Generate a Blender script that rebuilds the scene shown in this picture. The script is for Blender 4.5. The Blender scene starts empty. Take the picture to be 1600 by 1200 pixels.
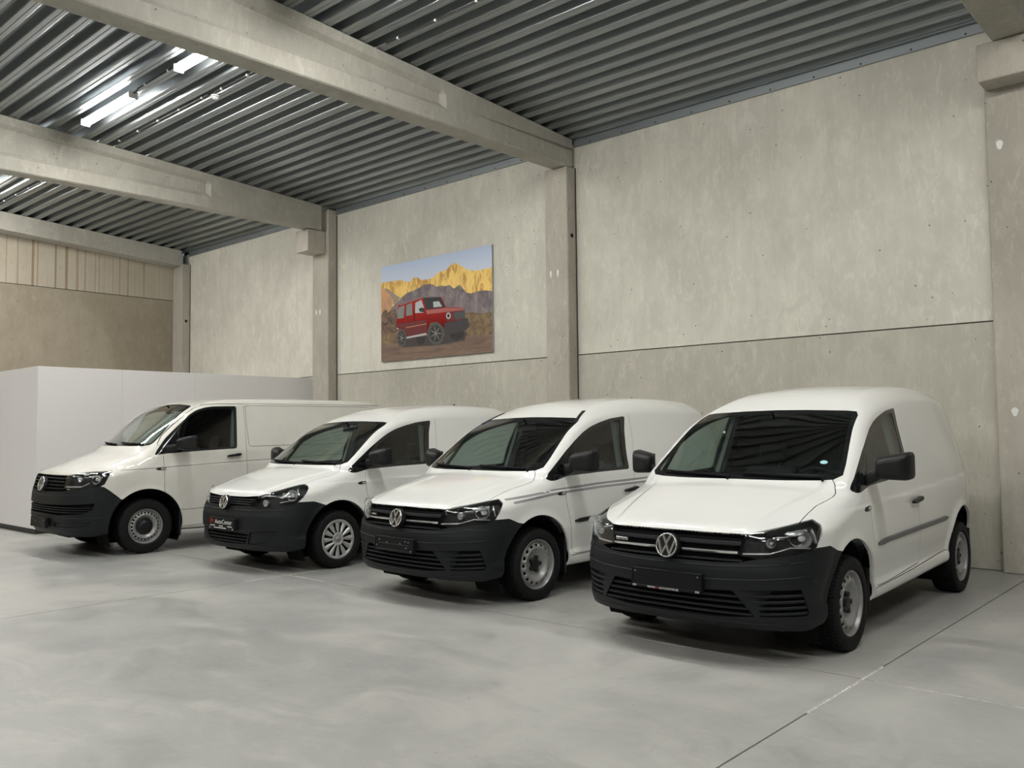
import bpy, bmesh, math, random
import numpy as np
from mathutils import Vector, Matrix
random.seed(7)
S = bpy.context.scene
COL = S.collection
# ------------------------------------------------------------------ camera
cam = bpy.data.cameras.new('camera'); camo = bpy.data.objects.new('camera', cam); COL.objects.link(camo)
_r = Vector((0.74554, 0.66638, -0.01057)); _u = Vector((0.04297, -0.03224, 0.99856)); _f = Vector((-0.66508, 0.74491, 0.05267))
camo.matrix_world = Matrix(((_r.x, _u.x, -_f.x, 0), (_r.y, _u.y, -_f.y, 0), (_r.z, _u.z, -_f.z, 1.4944), (0, 0, 0, 1)))
cam.sensor_fit = 'HORIZONTAL'; cam.sensor_width = 36; cam.lens = 36*1351.716/1600; cam.clip_end = 200; cam.clip_start = .05
S.camera = camo
# ------------------------------------------------------------------ world, exposure
wd = bpy.data.worlds.new('world'); S.world = wd; wd.use_nodes = True
wd.node_tree.nodes['Background'].inputs[0].default_value = (.75, .85, 1, 1); wd.node_tree.nodes['Background'].inputs[1].default_value = .15
S.view_settings.view_transform = 'Standard'; S.view_settings.look = 'None'; S.view_settings.exposure = 0.0; S.view_settings.gamma = 1.0
S.view_settings.use_curve_mapping = False
LAMP = 146.0            # radiance of the tube diffusers
# ------------------------------------------------------------------ materials
def N(nt, t, **kw):
    n = nt.nodes.new(t)
    for k, v in kw.items():
        if k in n.inputs: n.inputs[k].default_value = v
        else: setattr(n, k, v)
    return n
def mat(name, col, rough=.5, metal=0., coat=0., spec=.5, **kw):
    m = bpy.data.materials.new(name); m.use_nodes = True; b = m.node_tree.nodes['Principled BSDF']
    b.inputs['Base Color'].default_value = (*col, 1); b.inputs['Roughness'].default_value = rough; b.inputs['Metallic'].default_value = metal
    b.inputs['Coat Weight'].default_value = coat; b.inputs['Coat Roughness'].default_value = .03; b.inputs['Specular IOR Level'].default_value = spec
    for k, v in kw.items(): b.inputs[k].default_value = v
    return m
def ramp(nt, stops, interp='LINEAR'):
    r = nt.nodes.new('ShaderNodeValToRGB'); r.color_ramp.interpolation = interp; e = r.color_ramp.elements
    while len(e) < len(stops): e.new(.5)
    for x, (p, c) in zip(e, stops): x.position = p; x.color = (*c, 1) if len(c) == 3 else c
    return r
def mixc(nt, a, b, fac, mode='MIX'):
    m = nt.nodes.new('ShaderNodeMix'); m.data_type = 'RGBA'; m.blend_type = mode
    for sock, v in ((m.inputs[0], fac), (m.inputs[6], a), (m.inputs[7], b)):
        if isinstance(v, (float, int)): sock.default_value = v
        elif isinstance(v, tuple): sock.default_value = (*v, 1)
        else: nt.links.new(v, sock)
    return m.outputs[2]
def noise(nt, scale, detail=4, rough=.55, stretch=(1, 1, 1), off=(0, 0, 0), dist=0.):
    g = nt.nodes.new('ShaderNodeNewGeometry'); mp = nt.nodes.new('ShaderNodeMapping'); mp.inputs['Scale'].default_value = stretch; mp.inputs['Location'].default_value = off
    nt.links.new(g.outputs['Position'], mp.inputs['Vector'])
    n = N(nt, 'ShaderNodeTexNoise', Scale=scale, Detail=detail, Roughness=rough, Distortion=dist); nt.links.new(mp.outputs[0], n.inputs['Vector']); return n.outputs['Fac']
def rampf(nt, f, lo, hi, a=0., b=1.):
    r = nt.nodes.new('ShaderNodeMapRange'); r.inputs[1].default_value = lo; r.inputs[2].default_value = hi; r.inputs[3].default_value = a; r.inputs[4].default_value = b
    nt.links.new(f, r.inputs[0]); return r.outputs[0]
def mulf(nt, a, b):
    m = nt.nodes.new('ShaderNodeMath'); m.operation = 'MULTIPLY'; nt.links.new(a, m.inputs[0]); nt.links.new(b, m.inputs[1]); return m.outputs[0]
def bump(nt, b, h, strength=.3, dist=.01):
    n = N(nt, 'ShaderNodeBump', Strength=strength, Distance=dist); nt.links.new(h, n.inputs['Height']); nt.links.new(n.outputs[0], b.inputs['Normal'])

def concrete(name, base, dark, light, streak=.5, rough=.8, holes=True, rust=False, seed=0):
    m = mat(name, base, rough, spec=.25); nt = m.node_tree; b = nt.nodes['Principled BSDF']; L = nt.links
    n1 = noise(nt, .55, 5, .6, off=(seed, seed*2, 0)); n2 = noise(nt, 2.6, 8, .7, (1, 1, .45), (seed, 0, 3)); n3 = noise(nt, 14, 6, .7, (1.4, 1.4, .45), (0, seed, 1), .6)
    c = mixc(nt, base, dark, rampf(nt, n1, .42, .72))
    c = mixc(nt, c, light, rampf(nt, n3, .54, .74, 0, .55))
    st = noise(nt, 1.7, 5, .65, (2.6, 2.6, .22), (seed*3, 1, 0), .3)
    c = mixc(nt, c, dark, rampf(nt, st, .46, .75, 0, streak))
    c = mixc(nt, c, light, rampf(nt, n2, .58, .8, 0, .5))
    n5 = noise(nt, 4.2, 9, .74, (1.1, 1.1, .55), (seed+2, 3, 0), .5); n6 = noise(nt, .8, 3, .5, (1, 1, .7), (seed, 7, 1))
    c = mixc(nt, c, dark, rampf(nt, mulf(nt, rampf(nt, n5, .49, .56), rampf(nt, n6, .42, .6)), 0, 1, 0, .4))
    n7 = noise(nt, 7., 8, .75, (1.2, 1.2, .5), (seed+8, 1, 2), .6)
    c = mixc(nt, c, light, rampf(nt, mulf(nt, rampf(nt, n7, .53, .6), rampf(nt, n6, .42, .6, 1, 0)), 0, 1, 0, .33))
    if rust:
        rs = noise(nt, 1.5, 2, .4, (1., 9., .03), (seed+5, 2, 0))
        c = mixc(nt, c, (.20, .115, .045), rampf(nt, rs, .58, .66, 0, .65))
    if holes:
        v = N(nt, 'ShaderNodeTexVoronoi', Scale=5.5); g = nt.nodes.new('ShaderNodeNewGeometry'); L.new(g.outputs['Position'], v.inputs['Vector'])
        c = mixc(nt, (.05, .048, .042), c, rampf(nt, v.outputs['Distance'], .035, .07, .25, 1))
    L.new(c, b.inputs['Base Color']); bump(nt, b, n3, .12, .01)
    return m
M = {}
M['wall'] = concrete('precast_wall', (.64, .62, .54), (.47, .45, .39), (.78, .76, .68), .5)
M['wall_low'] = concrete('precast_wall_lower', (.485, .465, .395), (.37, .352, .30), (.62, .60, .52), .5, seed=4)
M['wall_end'] = concrete('precast_wall_stained', (.36, .315, .245), (.27, .23, .17), (.43, .385, .31), .35, seed=9)
M['column'] = concrete('column_concrete', (.45, .42, .36), (.33, .307, .262), (.60, .565, .49), .45, seed=2)
M['beam'] = concrete('beam_concrete', (.40, .385, .335), (.30, .285, .245), (.52, .50, .435), .35, seed=7)
def floor_mat():
    m = mat('polished_concrete_floor', (.33, .325, .30), .32, spec=.5); nt = m.node_tree; b = nt.nodes['Principled BSDF']; L = nt.links
    n1 = noise(nt, .33, 5, .62, dist=.8); n2 = noise(nt, 1.1, 7, .66, (1, 1.7, 1), (4, 2, 0), 1.0); n3 = noise(nt, 9, 6, .7, (1, 2.2, 1), (0, 5, 0), .4); n4 = noise(nt, 45, 3, .6)
    c = mixc(nt, (.42, .417, .39), (.30, .303, .292), rampf(nt, n1, .40, .60))
    c = mixc(nt, c, (.47, .455, .415), rampf(nt, n2, .5, .74, 0, .8))
    c = mixc(nt, c, (.215, .214, .202), rampf(nt, n2, .26, .44, .65, 0))
    c = mixc(nt, c, (.46, .44, .395), rampf(nt, n3, .52, .8, 0, .45))
    n8 = noise(nt, 2.2, 8, .72, (1.6, .8, 1), (9, 4, 0), 1.6); n9 = noise(nt, .5, 3, .5, off=(3, 8, 0))
    c = mixc(nt, c, (.27, .268, .255), mulf(nt, rampf(nt, n8, .50, .68), rampf(nt, n9, .40, .62, 0, .6)))
    v = N(nt, 'ShaderNodeTexVoronoi', Scale=1.15); g = nt.nodes.new('ShaderNodeNewGeometry'); L.new(g.outputs['Position'], v.inputs['Vector'])
    sp = rampf(nt, v.outputs['Distance'], .025, .045, .55, 0.)
    c = mixc(nt, c, (.15, .145, .13), sp)
    v2 = N(nt, 'ShaderNodeTexVoronoi', Scale=3.1); L.new(g.outputs['Position'], v2.inputs['Vector'])
    c = mixc(nt, c, (.10, .095, .085), rampf(nt, v2.outputs['Distance'], .018, .03, .5, 0.))
    L.new(c, b.inputs['Base Color'])
    L.new(rampf(nt, n2, .3, .7, .30, .42), b.inputs['Roughness']); bump(nt, b, n4, .04, .002)
    return m
M['floor'] = floor_mat()
M['joint'] = mat('joint_sealant', (.045, .044, .042), .9)
def chalk():
    m = mat('chalky_joint_dust', (.55, .54, .50), .9); nt = m.node_tree; b = nt.nodes['Principled BSDF']
    n = noise(nt, 22, 5, .75); nt.links.new(mixc(nt, (.26, .255, .235), (.66, .65, .60), rampf(nt, n, .35, .6)), b.inputs['Base Color']); return m
M['chalk'] = chalk()
def deck():
    m = mat('galvanised_deck', (.42, .44, .45), .3, .9, spec=.5); nt = m.node_tree; b = nt.nodes['Principled BSDF']
    n = noise(nt, 2, 3, .5, (.12, 1.2, 1.2)); n2 = noise(nt, 6, 2, .5, (.1, 1, 1))
    nt.links.new(mixc(nt, (.26, .285, .30), (.37, .395, .405), rampf(nt, n, .3, .7)), b.inputs['Base Color'])
    nt.links.new(rampf(nt, n2, .3, .7, .30, .38), b.inputs['Roughness']); return m
M['deck'] = deck()
M['zinc'] = mat('zinc_flashing', (.27, .295, .305), .45, .6)
M['partition'] = mat('matt_white_board', (.79, .775, .77), .75, spec=.2)
M['plinth'] = mat('dark_plinth', (.022, .022, .022), .5)
M['lamp_body'] = mat('lamp_body', (.6, .6, .6), .4)
M['diffuser'] = mat('lit_diffuser', (.9, .9, .88), .4, **{'Emission Color': (1, .985, .945, 1), 'Emission Strength': LAMP})
M['cable'] = mat('black_conduit', (.02, .02, .02), .5)
M['detector'] = mat('white_plastic', (.75, .74, .72), .4)
# vehicle materials
def paint(name, c, d):
    m = mat(name, c, .42, coat=1., spec=.45); nt = m.node_tree; b = nt.nodes['Principled BSDF']
    if d:
        n = noise(nt, 2.3, 6, .7, (1, 1, .6)); nt.links.new(mixc(nt, c, d, rampf(nt, n, .45, .8, 0, .6)), b.inputs['Base Color'])
    return m
M['white'] = paint('white_car_paint', (.74, .745, .72), None)
M['white_dusty'] = paint('dusty_white_car_paint', (.66, .65, .60), (.55, .53, .475))
M['plastic'] = mat('dark_bumper_plastic', (.0095, .0115, .0128), .5, spec=.25)
M['black'] = mat('black_trim', (.007, .0075, .0085), .45, spec=.35)
M['blackmatt'] = mat('matt_black', (.006, .006, .007), .85, spec=.2)
M['frit'] = mat('black_glass_border', (.008, .009, .009), .08)
M['chrome'] = mat('chrome', (.80, .80, .79), .16, .88)
M['reflector'] = mat('lamp_reflector', (.80, .81, .81), .25, .75)
M['rubber'] = mat('tyre_rubber', (.0075, .0075, .008), .75, spec=.22)
M['steel'] = mat('silver_steel_wheel', (.29, .29, .285), .40, .45)
M['hubcap'] = mat('silver_wheel_cover', (.42, .42, .415), .33, .4)
M['interior'] = mat('dark_interior', (.022, .022, .023), .7)
M['pillar'] = mat('grey_pillar_trim', (.30, .31, .31), .6)
M['seat'] = mat('seat_fabric', (.03, .03, .032), .85)
M['underbody'] = mat('underbody', (.008, .008, .008), .9, spec=.1)
M['stripe'] = mat('grey_side_stripe', (.27, .27, .27), .4)
M['moulding'] = mat('grey_side_moulding', (.13, .13, .135), .5)
M['plate'] = mat('plate_black', (.007, .007, .009), .5, spec=.22)
M['print_white'] = mat('white_lettering', (.75, .75, .72), .5)
M['print_red'] = mat('red_lettering', (.42, .03, .025), .5)
M['sticker'] = mat('pale_blue_sticker', (.35, .62, .68), .5)
M['paper'] = mat('paper', (.75, .75, .72), .7)
M['indicator'] = mat('clear_indicator', (.5, .5, .48), .15, .5)
def glass(name, tint, extra=0., gain=1.5):
    m = bpy.data.materials.new(name); m.use_nodes = True; nt = m.node_tree; nt.nodes.clear()
    o = nt.nodes.new('ShaderNodeOutputMaterial'); t = N(nt, 'ShaderNodeBsdfTransparent', Color=(*tint, 1)); g = N(nt, 'ShaderNodeBsdfGlossy', Roughness=.02, Color=(1, 1, 1, 1))
    f = N(nt, 'ShaderNodeFresnel', IOR=1.5); ge = nt.nodes.new('ShaderNodeNewGeometry'); io = nt.nodes.new('ShaderNodeMath'); io.operation = 'MULTIPLY_ADD'; io.inputs[1].default_value = -.8333; io.inputs[2].default_value = 1.5; nt.links.new(ge.outputs['Backfacing'], io.inputs[0]); nt.links.new(io.outputs[0], f.inputs[0]); mx = nt.nodes.new('ShaderNodeMixShader')
    a = nt.nodes.new('ShaderNodeMath'); a.operation = 'MULTIPLY_ADD'; a.inputs[1].default_value = gain; a.inputs[2].default_value = extra; a.use_clamp = True
    nt.links.new(f.outputs[0], a.inputs[0]); nt.links.new(a.outputs[0], mx.inputs[0]); nt.links.new(t.outputs[0], mx.inputs[1]); nt.links.new(g.outputs[0], mx.inputs[2]); nt.links.new(mx.outputs[0], o.inputs[0]); return m
M['glass'] = glass('tinted_car_glass', (.70, .80, .76))
M['side_glass'] = glass('tinted_side_glass', (.46, .53, .50), gain=1.)
M['lens'] = glass('clear_lamp_lens', (.93, .95, .95))
# ------------------------------------------------------------------ mesh helpers
class MB:
    """collects faces of one mesh"""
    def __init__(s): s.v = []; s.f = []; s.m = []; s.sm = []
    def add(s, V, F, mi=0, smooth=False, X=None):
        o = len(s.v)
        s.v += [tuple((X @ Vector(p)) if X is not None else p) for p in V]
        s.f += [tuple(o+i for i in f) for f in F]; s.m += [mi]*len(F); s.sm += [smooth]*len(F); return s
    def box(s, lo, hi, mi=0, X=None):
        a, b = lo, hi; V = [(x, y, z) for z in (a[2], b[2]) for y in (a[1], b[1]) for x in (a[0], b[0])]
        return s.add(V, [(0, 2, 3, 1), (4, 5, 7, 6), (0, 1, 5, 4), (2, 6, 7, 3), (0, 4, 6, 2), (1, 3, 7, 5)], mi, False, X)
    def bbox(s, lo, hi, r=.01, mi=0, X=None, seg=2):
        bm = bmesh.new(); bmesh.ops.create_cube(bm, size=1)
        for v in bm.verts: v.co = Vector([(lo[i]+hi[i])/2+v.co[i]*(hi[i]-lo[i]) for i in range(3)])
        bmesh.ops.bevel(bm, geom=bm.edges[:], offset=r, segments=seg, profile=.5, affect='EDGES'); s.bm(bm, mi, X, seg >= 3); return s
    def bm(s, bm, mi=0, X=None, smooth=False):
        bm.verts.ensure_lookup_table(); bm.verts.index_update(); s.add([tuple(v.co) for v in bm.verts], [[v.index for v in f.verts] for f in bm.faces], mi, smooth, X); bm.free(); return s
    def lathe(s, prof, n=32, mi=0, X=None, smooth=True, a0=0., a1=2*math.pi):
        """prof: (r, x) revolved about the x axis"""
        full = abs(a1-a0-2*math.pi) < 1e-6; k = n if full else n+1; V = []
        for i in range(k):
            a = a0+(a1-a0)*i/n; V += [(x, r*math.sin(a), r*math.cos(a)) for r, x in prof]
        p = len(prof); F = []
        for i in range(n):
            j = (i+1) % k
            for q in range(p-1): F.append((i*p+q, i*p+q+1, j*p+q+1, j*p+q))
        return s.add(V, F, mi, smooth, X)
    def tube(s, pts, r, n=8, mi=0, X=None, cap=True):
        P = [Vector(p) for p in pts]; V = []
        for i, p in enumerate(P):
            t = (P[min(i+1, len(P)-1)]-P[max(i-1, 0)]).normalized(); a = Vector((0, 0, 1)) if abs(t.z) < .9 else Vector((1, 0, 0))
            e1 = t.cross(a).normalized(); e2 = t.cross(e1); rr = r[i] if isinstance(r, (list, tuple)) else r
            V += [tuple(p+e1*rr*math.cos(2*math.pi*k/n)+e2*rr*math.sin(2*math.pi*k/n)) for k in range(n)]
        F = [(i*n+k, i*n+(k+1) % n, (i+1)*n+(k+1) % n, (i+1)*n+k) for i in range(len(P)-1) for k in range(n)]
        s.add(V, F, mi, True, X)
        if cap: s.add(V[:n], [tuple(range(n))[::-1]], mi, False, X); s.add(V[-n:], [tuple(range(n))], mi, False, X)
        return s
    def prism(s, poly, d0, d1, axis=0, mi=0, X=None):
        """closed 2D polygon extruded along an axis"""
        def P(a, b, d): return {0: (d, a, b), 1: (a, d, b), 2: (a, b, d)}[axis]
        n = len(poly); V = [P(a, b, d0) for a, b in poly]+[P(a, b, d1) for a, b in poly]
        F = [(i, (i+1) % n, n+(i+1) % n, n+i) for i in range(n)]+[tuple(range(n))[::-1], tuple(range(n, 2*n))]
        return s.add(V, F, mi, False, X)
    def loft(s, rings, mi=0, X=None, smooth=True, caps=True):
        n = len(rings[0]); V = [p for r in rings for p in r]
        F = [(i*n+k, i*n+(k+1) % n, (i+1)*n+(k+1) % n, (i+1)*n+k) for i in range(len(rings)-1) for k in range(n)]
        if caps: F += [tuple(range(n))[::-1], tuple(range((len(rings)-1)*n, len(rings)*n))]
        return s.add(V, F, mi, smooth, X)
    def mesh(s, name, mats):
        me = bpy.data.meshes.new(name); me.from_pydata(s.v, [], s.f)
        for m in (mats if isinstance(mats, (list, tuple)) else [mats]): me.materials.append(m)
        me.polygons.foreach_set('material_index', s.m); me.polygons.foreach_set('use_smooth', s.sm); me.update(); return me
    def build(s, name, mats, parent=None, loc=(0, 0, 0), fix=True, **kw):
        me = s.mesh(name, mats)
        if fix:
            bm = bmesh.new(); bm.from_mesh(me); bmesh.ops.recalc_face_normals(bm, faces=bm.faces[:]); bm.to_mesh(me); bm.free()
        return link(name, me, parent, loc, **kw)
def link(name, me, parent=None, loc=(0, 0, 0), rot=None, **kw):
    o = bpy.data.objects.new(name, me); COL.objects.link(o); o.location = loc
    if rot: o.rotation_euler = rot
    if parent: o.parent = parent
    for k, v in kw.items(): o[k] = v
    return o
def empty(name, loc, **kw): return link(name, None, None, loc, **kw)
def copy_tree(o, parent=None):
    c = o.copy(); COL.objects.link(c); c.parent = parent
    for ch in list(o.children): copy_tree(ch, c)
    return c
def sharp(o, ang=35):
    for p in o.data.polygons: p.use_smooth = True
    o.data.set_sharp_from_angle(angle=math.radians(ang)); return o
# ------------------------------------------------------------------ the hall
ST = dict(kind='structure')
YW, XE, XR, YB = 9.967, -19.36, 15.2, -15.0
def roofz(y): return 5.72+.062*(9.9-y)
# floor: a dark sub-base with the slabs cast on it, joints left open between them
fb = MB().box((XE-.3, YB-.3, -.2), (XR+.3, YW+.3, -.012)).build('floor', M['joint'], **ST)
XJ = [XE-.25, -13.79, -7.862, -1.93, 4.0, 9.93, XR+.25]; YJ = [YB-.25, -12.55, -6.62, -.68, 5.25, YW+.25]; g = .005
for i in range(6):
    for j in range(5):
        MB().box((XJ[i]+g, YJ[j]+g, -.012), (XJ[i+1]-g, YJ[j+1]-g, 0)).build('slab', M['floor'], fb)
def chalkline(p, q, w, z=.0004):
    p, q = Vector(p), Vector(q); d = (q-p).normalized(); n = Vector((-d.y, d.x))*w/2
    MB().prism([tuple(p+n), tuple(q+n), tuple(q-n), tuple(p-n)], -.003, z, 2).build('chalk_mark', M['chalk'], fb)
chalkline((-1.93, 4.45), (-1.93, 5.6), .016); chalkline((-1.86, 5.25), (.6, 5.25), .011)
chalkline((-8.45, 5.25), (-7.2, 5.25), .022); chalkline((-7.862, 4.75), (-7.862, 6.0), .020)
# long back wall of precast panels between the columns
def panelwall(name, segs, zs, mats, axis, at, depth=.16):
    w = MB()
    lo, hi = segs[0][0], segs[-1][1]
    if axis == 'x': w.box((lo, at+.035, 0), (hi, at+depth, 6.2))
    else: w.box((at-depth, lo, 0), (at-.035, hi, 6.4))
    wo = w.build(name, M['joint'], **ST)
    for a, b in segs:
        for (z0, z1), m in zip(zs, mats):
            pb = MB()
            if axis == 'x': pb.bbox((a+.004, at, z0+.006), (b-.004, at+.03, z1-.006), .004, seg=1)
            else: pb.bbox((at-.03, a+.004, z0+.006), (at, b-.004, z1-.006), .004, seg=1)
            pb.build('panel', m, wo)
    return wo
bays = [-19.3, -13.6, -7.82, -2.0, 3.7, 9.5, 15.3]
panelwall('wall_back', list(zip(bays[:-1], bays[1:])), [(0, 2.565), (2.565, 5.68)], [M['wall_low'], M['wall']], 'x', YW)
panelwall('wall_left', [(YB, -6.5), (-6.5, 0), (0, YW)], [(0, 2.3), (2.3, 4.595), (4.595, 6.4)], [M['wall_end']]*2+[concrete('precast_wall_streaked', (.46, .415, .335), (.38, .335, .26), (.52, .475, .39), .3, rust=True, seed=3)], 'y', XE)
MB().box((XR, YB, 0), (XR+.2, YW, 7.4)).build('wall_right', M['wall'], **ST)
MB().box((XE, YB-.2, 0), (XR, YB, 7.6)).build('wall_front', M['wall'], **ST)
# columns
def column(x0, x1, yf, ztop, label, corbel=None, holes=()):
    c = MB().bbox((x0, yf, 0), (x1, YW+.03, ztop), .012, seg=1).build('column', M['column'], label=label, category='column', **ST)
    if corbel:
        y0, z0, z1, x0c, x1c = corbel
        MB().bbox((x0c, y0, z0), (x1c, yf-.001, z1), .01, seg=1).build('corbel', M['column'], c)
    MB().box((x1, YW-.012, 0), (x1+.014, YW+.001, min(ztop, 5.6))).build('shadow_gap_strip', M['joint'], c)  # dark strip painting in the shadow gap between column and wall panels
    for xx, zz in holes:
        MB().lathe([(0, .004), (.028, .004), (.032, 0)], 16, X=Matrix.Translation((xx, YW-.1, zz)) ).build('bolt_hole', M['blackmatt'], c)
    return c
def patch(col, x, y, z, w, h):
    MB().prism([(x+w*math.cos(a)*(1+.2*math.sin(3*a)), z+h*math.sin(a)) for a in np.linspace(0, 2*math.pi, 12, endpoint=False)], y-.003, y+.001, 1).build('filler_patch', M['paper'], col)
yf = YW-.205
c0 = column(-2.185, -1.70, YW-.14, 5.2, 'concrete column with a corbel at the right edge of the wall', (9.50, 4.93, 5.31, -2.17, -1.72))
c1 = column(-8.03, -7.615, yf, 5.31, 'slim concrete column right of the mountain picture, beam resting on its top', holes=[(-7.612, 4.30)])
c2 = column(-13.83, -13.33, yf, 5.70, 'concrete column with a square corbel block left of the mountain picture', (9.36, 4.86, 5.27, -13.80, -13.40))
c3 = column(-19.36, -18.93, yf, 5.42, 'concrete corner column at the far end of the hall', holes=[(-18.926, 4.09)])
c4 = column(3.62, 4.05, yf, 5.31, 'concrete column further along the back wall'); 
for cc, xs in ((c1, (-7.93, -7.80)), (c2, (-13.70, -13.58))):
    for x in xs: patch(cc, x, yf, 3.76, .018, .055)
patch(c0, -2.06, YW-.14, 4.35, .03, .05); patch(c0, -2.02, YW-.14, 1.62, .03, .045)
# roof beams: I-section in the middle, solid block at the wall end
def beam(xc, y1, width, zb, rot, label, rec=7.42, y0=YB):
    o = empty('beam', (xc, y1, 0), label=label, category='beam', **ST); o.rotation_euler = (0, 0, rot); h = width/2; L = y1-y0
    def sec(y, d, tf):   # section at distance from the wall end, d = web recess
        zt = roofz(y1-y)-.004; a, b = zb+.30*0+.20, zb+.27; c, e = zt-.17, zt-.12
        return [(-h, -y, zb+.015), (-h+.015, -y, zb), (h-.015, -y, zb), (h, -y, zb+.015), (h, -y, a), (h-d, -y, b), (h-d, -y, c), (h, -y, e), (h, -y, zt), (-h, -y, zt), (-h, -y, e), (-h+d, -y, c), (-h+d, -y, b), (-h, -y, a)]
    r = y1-rec
    MB().loft([sec(0, .0, 0), sec(r, .0, 0)], smooth=False).build('solid_end', M['beam'], o)
    MB().loft([sec(r, .0, 0), sec(r+.07, .065, 0)]+[sec(r+.07+(L-r-.07)*t, .065, 0) for t in (.5, 1)], smooth=False).build('web_span', M['beam'], o)
    return o
beam(-7.755, 9.90, .30, 5.315, -.026, 'precast roof beam over the slim column beside the picture')
beam(-13.47, 9.62, .26, 5.28, -.030, 'precast roof beam on the corbel left of the picture')
beam(-1.86, 9.62, .34, 5.315, -.004, 'precast roof beam in the top right corner above the corbel')
beam(3.85, 9.9, .3, 5.315, 0, 'precast roof beam beyond the right edge of view')
ge = MB()  # gable beam follows the slope of the roof
ge.add([(x, y, roofz(y)-d) for y in (9.76, YB) for x, d in ((XE+.01, .36), (-18.96, .36), (-18.96, -.0), (XE+.01, -.0))], [(0, 1, 2, 3), (4, 7, 6, 5), (0, 4, 5, 1), (1, 5, 6, 2), (2, 6, 7, 3), (3, 7, 4, 0)])
ge.build('beam', M['beam'], label='sloping gable beam on top of the stained far end wall', category='beam', **ST)
# corrugated roof deck: sheets of four ribs
PITCH = .25; DEP = .105
def sheet_mesh(w):
    prof = []
    for k in range(4):
        y = -k*PITCH
        for dy, z in ((0, .004), (-.006, 0), (-.048, 0), (-.054, .007), (-.060, .007), (-.066, 0), (-.108, 0), (-.114, .004), (-.117, .012), (-.139, DEP-.010), (-.143, DEP), (-.168, DEP), (-.173, DEP-.006), (-.180, DEP-.006), (-.185, DEP), (-.221, DEP), (-.225, DEP-.010), (-.247, .012)):
            prof.append((y+dy, z))
    prof.append((-4*PITCH, .004)); b = MB(); n = len(prof)
    sl = math.atan(.062); ca, sa = math.cos(sl), math.sin(sl)
    V = [(x, y*ca-0*sa, z-y*math.tan(sl)) for x in (0, w) for y, z in prof]
    b.add(V, [(i, n+i, n+i+1, i+1) for i in range(n-1)])
    return b.mesh('deck_sheet', M['deck'])
ceil = MB().add([(XE-.2, YW+.2, roofz(YW)+.2), (XR+.2, YW+.2, roofz(YW)+.2), (XR+.2, YB-.2, roofz(YB)+.2), (XE-.2, YB-.2, roofz(YB)+.2)], [(0, 1, 2, 3)]).build('ceiling', M['zinc'], **ST)
bx = [XE, -13.47, -7.72, -1.85, 3.85, 9.55, XR]
for i in range(6):
    me = sheet_mesh(bx[i+1]-bx[i]); y = YW-.04; k = 0
    while y > YB: link('deck_sheet', me, ceil, (bx[i], y, roofz(y)+.004*(k % 2))); y -= 4*PITCH*math.cos(math.atan(.062)); k += 1
# flashing along the head of the wall
for i, (a, b) in enumerate(((XE+.4, -13.83), (-13.33, -7.9), (-7.61, -2.02), (-1.7, 3.7))):
    fl = MB().box((a, YW-.03, 5.615), (b, YW-.002, 5.735)).build('trim_%d' % (i+1), M['zinc'], **ST)
    sc = MB()
    x = a+.3
    while x < b: sc.lathe([(.0, -.008), (.010, -.006), (.012, 0)], 8, X=Matrix.Translation((x, YW-.03, 5.64)) @ Matrix.Rotation(math.pi/2, 4, 'Z')); x += .55
    sc.build('screw_heads', M['cable'], fl, kind='stuff')
# white partition with dark plinth
PX, PY, PZ = -14.07, 4.98, 2.53
wp = MB().box((XE+.05, PY, .07), (PX, YW-.004, PZ-.02)).build('wall_partition', M['joint'], **ST)
for a, b in ((XE+.05, -18), (-18, -16.6), (-16.6, -15.3), (-15.3, PX+.012)): MB().bbox((a+.001, PY-.012, .075), (b-.001, PY-.0005, PZ), .003, seg=1).build('board', M['partition'], wp)
for a, b in ((PY-.012, 6.25), (6.25, 7.5), (7.5, 8.75), (8.75, YW-.004)): MB().bbox((PX+.0005, a+.001, .075), (PX+.012, b-.001, PZ), .003, seg=1).build('board', M['partition'], wp)
MB().box((XE+.05, PY, PZ-.02), (PX, YW-.004, PZ-.001)).build('top_board', M['partition'], wp)
MB().box((XE+.05, PY-.006, 0), (PX+.006, YW-.004, .075)).build('baseboard_partition', M['plinth'], **ST)
# ------------------------------------------------------------------ LED battens
def lamp(x0, y, label, group=None):
    z = roofz(y)-.012; o = empty('ceiling_light', (x0+.75, y, z), label=label, category='ceiling light')
    if group: o['group'] = group
    MB().bbox((-.75, -.05, -.05), (.75, .05, -.004), .012).build('housing', M['lamp_body'], o)
    pr = [(.062*math.cos(a), -.05-.048*math.sin(a)) for a in np.linspace(0, math.pi, 9)]
    d = MB().loft([[(x, p, q) for p, q in pr] for x in (-.74, .74)]); d.build('diffuser', M['diffuser'], o)
    for s in (-1, 1): MB().bbox((s*.752-.012, -.064, -.100), (s*.752+.012, .064, -.004), .008).build('end_cap', M['lamp_body'], o)
    for s in (-1, 1): MB().tube([(s*.765, 0, -.03), (s*.84, 0, -.035), (s*.90, 0, -.005)], .009, 6).build('cable_tail', M['cable'], o)
    return o
YL = 5.05
lamp(-12.66, YL, 'lit tube lamp on the roof deck nearest the corbel column beam')
lamp(-9.93, YL, 'lit tube lamp on the roof deck tucked against the slim column beam')
rest = 'lit tube lamp on the roof deck outside the photographed bay'
for y in (YL, -1.0, -7.0):
    for x in (-18.3, -15.6, -12.66, -9.93, -6.95, -4.3, -1.2, 1.5, 4.5, 7.2):
        if y == YL and x in (-12.66, -9.93): continue
        if y == YL and x > 2: continue
        if y == -1.0 and x in (4.5, 7.2): continue
        if y == -7.0 and x in (-18.3, -12.66, -6.95, -1.2, 4.5): continue
        lamp(x, y, rest, 'tube lamps outside the photographed bay')
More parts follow.
